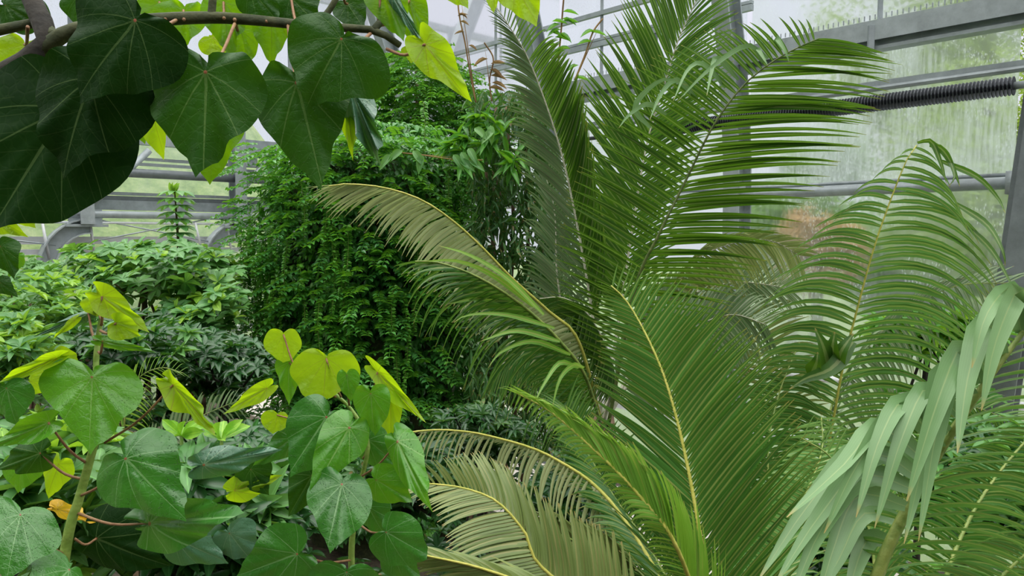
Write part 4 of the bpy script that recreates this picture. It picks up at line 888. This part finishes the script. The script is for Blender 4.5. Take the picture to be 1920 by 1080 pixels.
# tree crown rising over the column
tt = root('small_tree', xy(790, 8.9), 'bushy bright green tree top rising behind the climber column', 'tree')
m = MB(); tb = np.array(xy(790, 8.9)); m.tube([tb, at(790, 500, 8.9), at(785, 250, 8.9), at(780, 110, 8.9)], [.07, .06, .04, .01], 10); m.build('trunk', M['trunk'], tt)
m = MB(); tprof = [(90, 22), (120, 55), (150, 88), (190, 108), (240, 125), (300, 140), (400, 150)]
for i in range(1700):
    py = 95 + 280 * rnd.random() ** .8; hw = np.interp(py, [p[0] for p in tprof], [p[1] for p in tprof]); cx = np.interp(py, [90, 180, 300], [782, 800, 790])
    fx = rnd.uniform(-1, 1); px = cx + hw * fx * rnd.choice([.8, 1, 1.05]); dd = 8.9 + rnd.uniform(-.75, .5) * math.sqrt(max(.1, 1 - fx * fx)); O = at(px, py, dd)
    pinnate(m, O, np.array([fx + rnd.gauss(0, .5), rnd.uniform(-1, .4), rnd.uniform(-.3, .5)]), rnd.uniform(.18, .34), 6, .072, .5, m=0 if rnd.random() < .75 else 1, droop=.45)
m.build('foliage', [M['tree'], M['ivy']], tt)

# narrow-leaved climber right of the column
bb = root('bamboo', xy(955, 6.6), 'dark narrow-leaved bamboo clump between climber column and palm', 'bamboo')
for (a, b, c_) in ((915, 940, 870), (930, 925, 960), (950, 960, 900), (985, 990, 985), (900, 930, 1000)):
    m = MB(); p1 = at(b, 500, 6.6); m.tube(spline([np.array(xy(c_, 6.6)), p1, at(a, 200, 6.5)], 14), np.linspace(.03, .012, 14), 8); m.build('cane', M['trunk'], bb)
m = MB(); n = 5200
py = 170 + 680 * rng.random(n) ** 1.0; cx = np.interp(py, [170, 300, 450, 600, 850], [955, 960, 970, 975, 980]); hw = np.interp(py, [170, 250, 400, 600, 850], [70, 80, 85, 95, 110])
px = cx + hw * rng.uniform(-1, 1, n); dd = 6.3 + rng.uniform(-.35, .4, n)
clump = np.sin(px * .09) * np.cos(py * .05) > -.5
O = np.stack([at(a, b, c_) for a, b, c_ in zip(px, py, dd)])[clump]; n = len(O)
A = unit(rng.normal(size=(n, 3)) * .55 + np.array([0, -.1, -.9])); put(m, T_NA, O, A, unit(rng.normal(size=(n, 3)) + np.array([0, -1, .5])), rng.uniform(.09, .17, n), .17)
m.build('foliage', M['bamboo'], bb)
m = MB()
for (a, b) in ((870, 250), (905, 215), (925, 260), (880, 300), (850, 270), (940, 240), (960, 300)):
    for q in range(3):
        O = at(a + rnd.uniform(-20, 20), b + rnd.uniform(-15, 15), 5.9); k = 7
        A = unit(rng.normal(size=(k, 3)) * .6 + np.array([-.4, -.5, -.3])); put(m, T_NA, np.tile(O, (k, 1)), A, unit(np.array([0, -.6, 1]) + rng.normal(size=(k, 3)) * .2), rng.uniform(.12, .2, k), .25)
m.build('young_leaves', M['tree'], bb)

# trailing spray with pale leaves in front of the column
sp_ = root('trailing_vine', at(905, 300, 5.2), 'thin vine stretching left with pale pointed leaves before the column', 'vine')
m = MB(); m.tube(path([(905, 300, 5.2), (860, 300, 5.1), (800, 292, 5.1), (740, 285, 5.1)], 16), .004, 5); m.build('stem', M['brownleaf'], sp_)
m = MB()
for (px, py) in ((735, 290), (755, 282), (775, 282), (792, 290), (850, 290), (865, 285), (878, 278), (862, 300), (880, 300), (890, 240), (925, 245), (920, 235)):
    O = at(px, py, 5.1)[None]; A = unit(np.array([[rnd.uniform(-.7, .7), -.3, rnd.uniform(-1, -.3)]])); put(m, tmpl_leaf('ovate', 7), O, A, np.array([[0, -1, .4]]), .14, .38)
m.build('foliage', M['rho'], sp_)
# hanging cords with leaves against the sky
def cord(name, P, label, leaves, mat='tree', lsz=.09, r=.006):
    t = root(name, at(*P[-1]), label, 'vine'); m = MB(); m.tube(path(P, 24), r, 5); m.build('stem', M['brownleaf'], t); m = MB()
    for (px, py) in leaves:
        O = at(px, py, P[0][2])[None]; A = unit(np.array([[rnd.choice([-1, 1]) * rnd.uniform(.6, 1), -.2, rnd.uniform(-.5, .2)]])); put(m, T_OV, O, A, np.array([[0, -.5, 1.]]), lsz, .32)
    m.build('foliage', M[mat], t)
cord('hanging_vine', [(856, -60, 5.5), (860, 20, 5.5), (872, 80, 5.5), (882, 140, 5.5), (892, 192, 5.5)], 'bare brown vine hanging over the bushy tree top', [(860, 25), (862, 40), (858, 30), (871, 60), (878, 85)], 'brownleaf', .08)
cord('hanging_vine', [(1062, -60, 4.9), (1055, 20, 4.9), (1052, 60, 4.9), (1046, 120, 4.9)], 'vine with small green leaves beside the curved rib', [(1055, 22), (1053, 35), (1050, 45), (1052, 55), (1040, 70), (1045, 85), (1060, 95), (1030, 60), (1055, 40), (1035, 40), (1070, 92), (1048, 62)], 'tree', .11)
cord('hanging_vine', [(1130, 35, 4.9), (1112, 60, 4.9), (1098, 100, 4.9), (1078, 150, 4.9)], 'slanting thin vine with four leaves against the white sky', [(1115, 57), (1108, 60), (1110, 78), (1085, 122), (1078, 146)], 'tree', .11)
cord('hanging_vine', [(908, 80, 5.6), (925, 110, 5.6), (918, 150, 5.6), (922, 190, 5.6)], 'withered strand hanging left of the tall palm frond', [(915, 110), (920, 120), (918, 130), (920, 142), (922, 155), (916, 165)], 'brownleaf', .13)

# ------------------------------------------------------------------ rosette shrubs at left
def shrub(name, label, cat, cx, cy, rx, ry, dc, rd_, nro, L, wd, mats, ym=.12, nleaf=8, trunk_mat='trunk', tm=T_OB, group=None, flat=1.0, grow_up=.9, stems=10):
    t = root(name, xy(cx, dc), label, cat, group); m = MB(); tips = []
    for i in range(int(nro * 1.45)):
        while True:
            a, b, c_ = rnd.uniform(-1, 1), rnd.uniform(-1, 1), rnd.uniform(-1, 1)
            if a * a + b * b + c_ * c_ < 1: break
        O = at(cx + rx * a, cy + ry * b, dc + rd_ * c_)
        if i >= nro: O[2] = rnd.uniform(.2, max(.3, O[2]))
        if O[2] < .1: continue
        tips.append(O); k = nleaf; ph = np.arange(k) * 2.4 + rnd.uniform(0, 6); ax = unit(np.array([rnd.gauss(0, .3), -.25 + rnd.gauss(0, .3), grow_up]))
        e1 = unit(np.cross(ax, (1, 0, .1))); e2 = np.cross(ax, e1); el = rng.uniform(-.15, .45, k)
        A = np.cos(ph)[:, None] * e1 + np.sin(ph)[:, None] * e2 + el[:, None] * ax; put(m, tm, np.tile(O, (k, 1)), A, np.tile(ax, (k, 1)), L * rng.uniform(.75, 1.1, k), wd, 1 if rnd.random() < ym else 0)
        if rnd.random() < ym * 2:
            A = np.cos(ph[:3])[:, None] * e1 + np.sin(ph[:3])[:, None] * e2 + 1.0 * ax; put(m, tm, np.tile(O, (3, 1)), A, np.tile(ax, (3, 1)), L * .7, wd, 1)
    m.build('foliage', [M[x] for x in mats], t)
    b = MB(); base = np.array(xy(cx, dc)); hub = at(cx, cy + ry * .5, dc); hub[2] = max(hub[2], .3)
    b.tube([base, hub], [.03, .022], 8)
    for O in tips[::max(1, len(tips) // stems)]: b.tube([hub, (hub * .4 + O * .6) - np.array([0, 0, .08]), O], [.012, .008, .004], 6)
    b.build('stems', M[trunk_mat], t); return t
shrub('rosette_shrub', 'spreading shrub with whorled rounded leaves below the far steel posts', 'shrub', 270, 505, 190, 55, 6.3, .9, 260, .125, .5, ['rho', 'rho_y'])
shrub('rosette_shrub', 'whorled-leaf shrub between the brown trunk and the climber column', 'shrub', 375, 570, 80, 60, 5.9, .6, 90, .13, .52, ['rho', 'rho_y'])
shrub('rosette_shrub', 'dense grey-green shrub at the left edge below the white sills', 'shrub', 60, 590, 130, 85, 5.2, .7, 210, .10, .36, ['rho', 'rho_y'], tm=T_OV)
shrub('rosette_shrub', 'low glossy shrub behind the lime seedling leaves', 'shrub', 220, 650, 150, 60, 4.6, .6, 160, .11, .36, ['shade', 'rho'], tm=T_OV)
shrub('rosette_shrub', 'pale shrub at the foot of the first steel post', 'shrub', 60, 520, 60, 40, 7.6, .5, 60, .10, .4, ['rho', 'out2'], tm=T_OV)
sap = root('young_tree', xy(332, 6.5), 'slim young tree with tiered leaves standing above the whorled shrub', 'tree')
m = MB(); m.tube([np.array(xy(336, 6.5)), at(336, 600, 6.5), at(334, 450, 6.5), at(327, 350, 6.5)], [.03, .02, .012, .005], 8); m.build('stem', M['trunk'], sap)
m = MB()
for py in range(358, 450, 13):
    k = 9; O = np.tile(at(329 + (py - 350) * .06, py, 6.5), (k, 1)); ph = np.arange(k) * .7 + py
    A = np.stack([np.cos(ph), np.sin(ph), np.full(k, -.12)], 1); put(m, T_OB, O, A, np.tile([0, -.1, 1.], (k, 1)), rng.uniform(.13, .19, k), .42)
k = 9; ph = np.arange(k) * 2.4; put(m, T_OV, np.tile(at(326, 362, 6.5), (k, 1)), np.stack([np.cos(ph) * .5, np.sin(ph) * .5, np.ones(k)], 1), np.tile([0., -1, .2], (k, 1)) + rng.normal(size=(k, 3)) * .3, .10, .4, 1)
m.build('foliage', [M['rho'], M['rho_y']], sap)
st_ = root('small_tree', xy(355, 6.3), 'slender reddish-brown trunk among dark shrubs left of the climber', 'tree')
m = MB(); m.tube([np.array(xy(362, 6.3)), at(360, 700, 6.3), at(352, 590, 6.3), at(350, 520, 6.3)], [.04, .035, .03, .015], 8); m.build('trunk', M['trunk'], st_)
# understorey
und = [
 ('mid green bush at the left edge behind the big wet leaves', 10, 660, 90, 70, 3.9, .4, 110, .11, .4, ['rho', 'rho_y']),
 ('dark shrub in the shade left of the brown trunk', 300, 640, 110, 50, 5.3, .5, 120, .10, .4, ['shade', 'shade']),
 ('dark low shrub right of the brown trunk', 420, 690, 90, 60, 5.0, .5, 110, .10, .4, ['shade', 'shade']),
 ('deep green bush in front of the climber base', 500, 850, 120, 50, 4.4, .5, 110, .10, .42, ['shade', 'ivy']),
 ('shaded bush at the foot of the bamboo', 900, 810, 110, 50, 5.2, .5, 120, .10, .3, ['shade', 'bamboo']),
 ('glossy undergrowth shrub below the wet leaves', 330, 960, 190, 110, 2.3, .35, 120, .13, .36, ['shade', 'rho']),
 ('leafy undergrowth plant in the bottom left corner', 90, 900, 150, 110, 2.0, .3, 90, .10, .4, ['rho', 'rho_y']),
 ('undergrowth shrub between the two saplings', 480, 960, 100, 100, 2.4, .3, 90, .12, .36, ['shade', 'rho']),
 ('dark bush under the palm crown', 1080, 960, 110, 110, 3.9, .4, 130, .10, .3, ['shade', 'bamboo']),
 ('bushy green shrub seen through the palm at right', 1850, 900, 150, 110, 4.0, .5, 130, .13, .32, ['rho', 'shade']),
 ('bright leafy shrub behind the comb-like frond', 1740, 620, 130, 30, 5.6, .3, 70, .16, .34, ['tree', 'rho_y']),
 ('low green shrub beneath the right palms', 1560, 1010, 150, 90, 3.9, .4, 120, .12, .34, ['shade', 'rho']),
 ('shrub behind the center sapling', 760, 900, 110, 70, 3.6, .3, 90, .10, .34, ['shade', 'bamboo']),
]
for (lb, *a) in und:
    shrub('undergrowth_shrub', lb.replace('center sapling', 'rounded-leaf sapling'), 'shrub', *a, tm=T_OV, trunk_mat='bark', ym=.15)
for (cx, cy, lb) in ((340, 805, 'lime-green whorled seedling, left of two behind the wet leaves'), (415, 812, 'lime-green whorled seedling, right of two behind the wet leaves')):
    t = root('seedling', xy(cx, 2.2), lb, 'plant'); m = MB(); k = 11; ph = np.arange(k) * 2.4; el = rng.uniform(.2, 1.3, k)
    put(m, tmpl_leaf('obovate', 7, .15, .2), np.tile(at(cx, cy + 12, 2.2), (k, 1)), np.stack([np.cos(ph), np.sin(ph), el], 1), np.tile([0, -.8, .8], (k, 1)) + rng.normal(size=(k, 3)) * .2, rng.uniform(.06, .09, k), .40); m.build('foliage', M['vari'], t)
    m = MB(); m.tube([np.array(xy(cx, 2.2)), at(cx, cy + 12, 2.2)], .005, 6); m.build('stem', M['petiole_g'], t)
sm = root('small_palm', xy(230, 3.0), 'thin-leaved little palm behind the large wet leaf', 'palm')
cS = (225, 900, 3.0); trunk(sm, xy(225, 3.0), at(*cS)[2], .03)
frond(sm, [cS, (235, 780, 3.0), (255, 715, 2.95), (300, 690, 2.9), (345, 700, 2.85)], [[(0, -30, -40, 0, 0, 0), (.5, 10, -60, 0, 0, -6), (1, 20, -10, 0, 0, 0)], [(0, 40, 0, 0, 0, 0), (.5, 45, 30, 0, 5, -8), (1, 20, 10, 0, 0, 0)]], n=26, wid=.010, mat='f_bright', r0=.005)
frond(sm, [cS, (215, 850, 2.8), (222, 870, 2.4), (240, 895, 2.2), (262, 930, 2.1)], [[(0, -30, 0, 0, 0, 0), (.6, -40, 20, 0, 0, -6), (1, -10, 30, 0, 0, 0)], [(0, 40, 0, 0, 0, 0), (.6, 40, 0, 0, 5, -8), (1, 20, 20, 0, 0, 0)]], n=22, wid=.008, mat='f_olive', r0=.004)
frond(sm, [(225, 900, 3.0), (300, 820, 3.3), (400, 770, 3.5), (480, 740, 3.5)], [[(0, -10, -40, 0, 0, 0), (.6, 20, -60, 0, 0, -6), (1, 20, -10, 0, 0, 0)], [(0, 40, 20, 0, 0, 0), (.6, 40, 50, 0, 5, -8), (1, 20, 20, 0, 0, 0)]], n=30, wid=.010, mat='f_grey', r0=.004)

# ------------------------------------------------------------------ trees outside the glass
def out_tree(lb, px, py, d_, rad, nl, mat, L=.35, zsc=1.0):
    t = root('outdoor_tree', (at(px, py, d_)[0], at(px, py, d_)[1], -.2), lb, 'tree'); c_ = at(px, py, d_)
    lob = unit(rng.normal(size=(14, 3))) * rad * .6; k = rng.integers(0, 14, nl)
    O = c_ + lob[k] * [1, 1, zsc] + rand_unit(nl) * rad * .55 * rng.uniform(.4, 1, (nl, 1)) ** .5
    O = O[O[:, 2] > -.3]; nl = len(O)
    A = rand_unit(nl); m = MB(); put(m, T_OV3, O, A, unit(rng.normal(size=(nl, 3)) * .5 + [0, 0, 1]), L * rng.uniform(.6, 1.1, nl), .6); m.build('crown', M[mat], t)
    m = MB(); m.tube([np.array([c_[0], c_[1], -.3]), c_], [rad * .1, rad * .05], 8); m.build('trunk', M['bark'], t)
out_tree('tall pale tree filling the glass at the upper right corner', 1850, 60, 30, 7.0, 20000, 'out2', .24)
out_tree('yellow-green tree beyond the glass right of the tall frond tip', 1880, 330, 14, 2.3, 9000, 'out2', .14)
out_tree('dim round bush seen through the misted pane by the palm', 1545, 300, 24, 1.3, 4000, 'out1', .16)
out_tree('green hedge tree beyond the rail behind the comb-like frond', 1720, 450, 18.5, 2.0, 11000, 'out1', .16)
out_tree('dark green tree beyond the rail beside the thick post', 1490, 430, 17.5, 1.3, 6000, 'out1', .14)
out_tree('tree with dry reddish foliage low behind the glass', 1530, 480, 13, .8, 1500, 'out3', .16)
out_tree('pale tree high outside the right glass wall', 1720, 150, 32, 2.8, 6000, 'out2', .2)
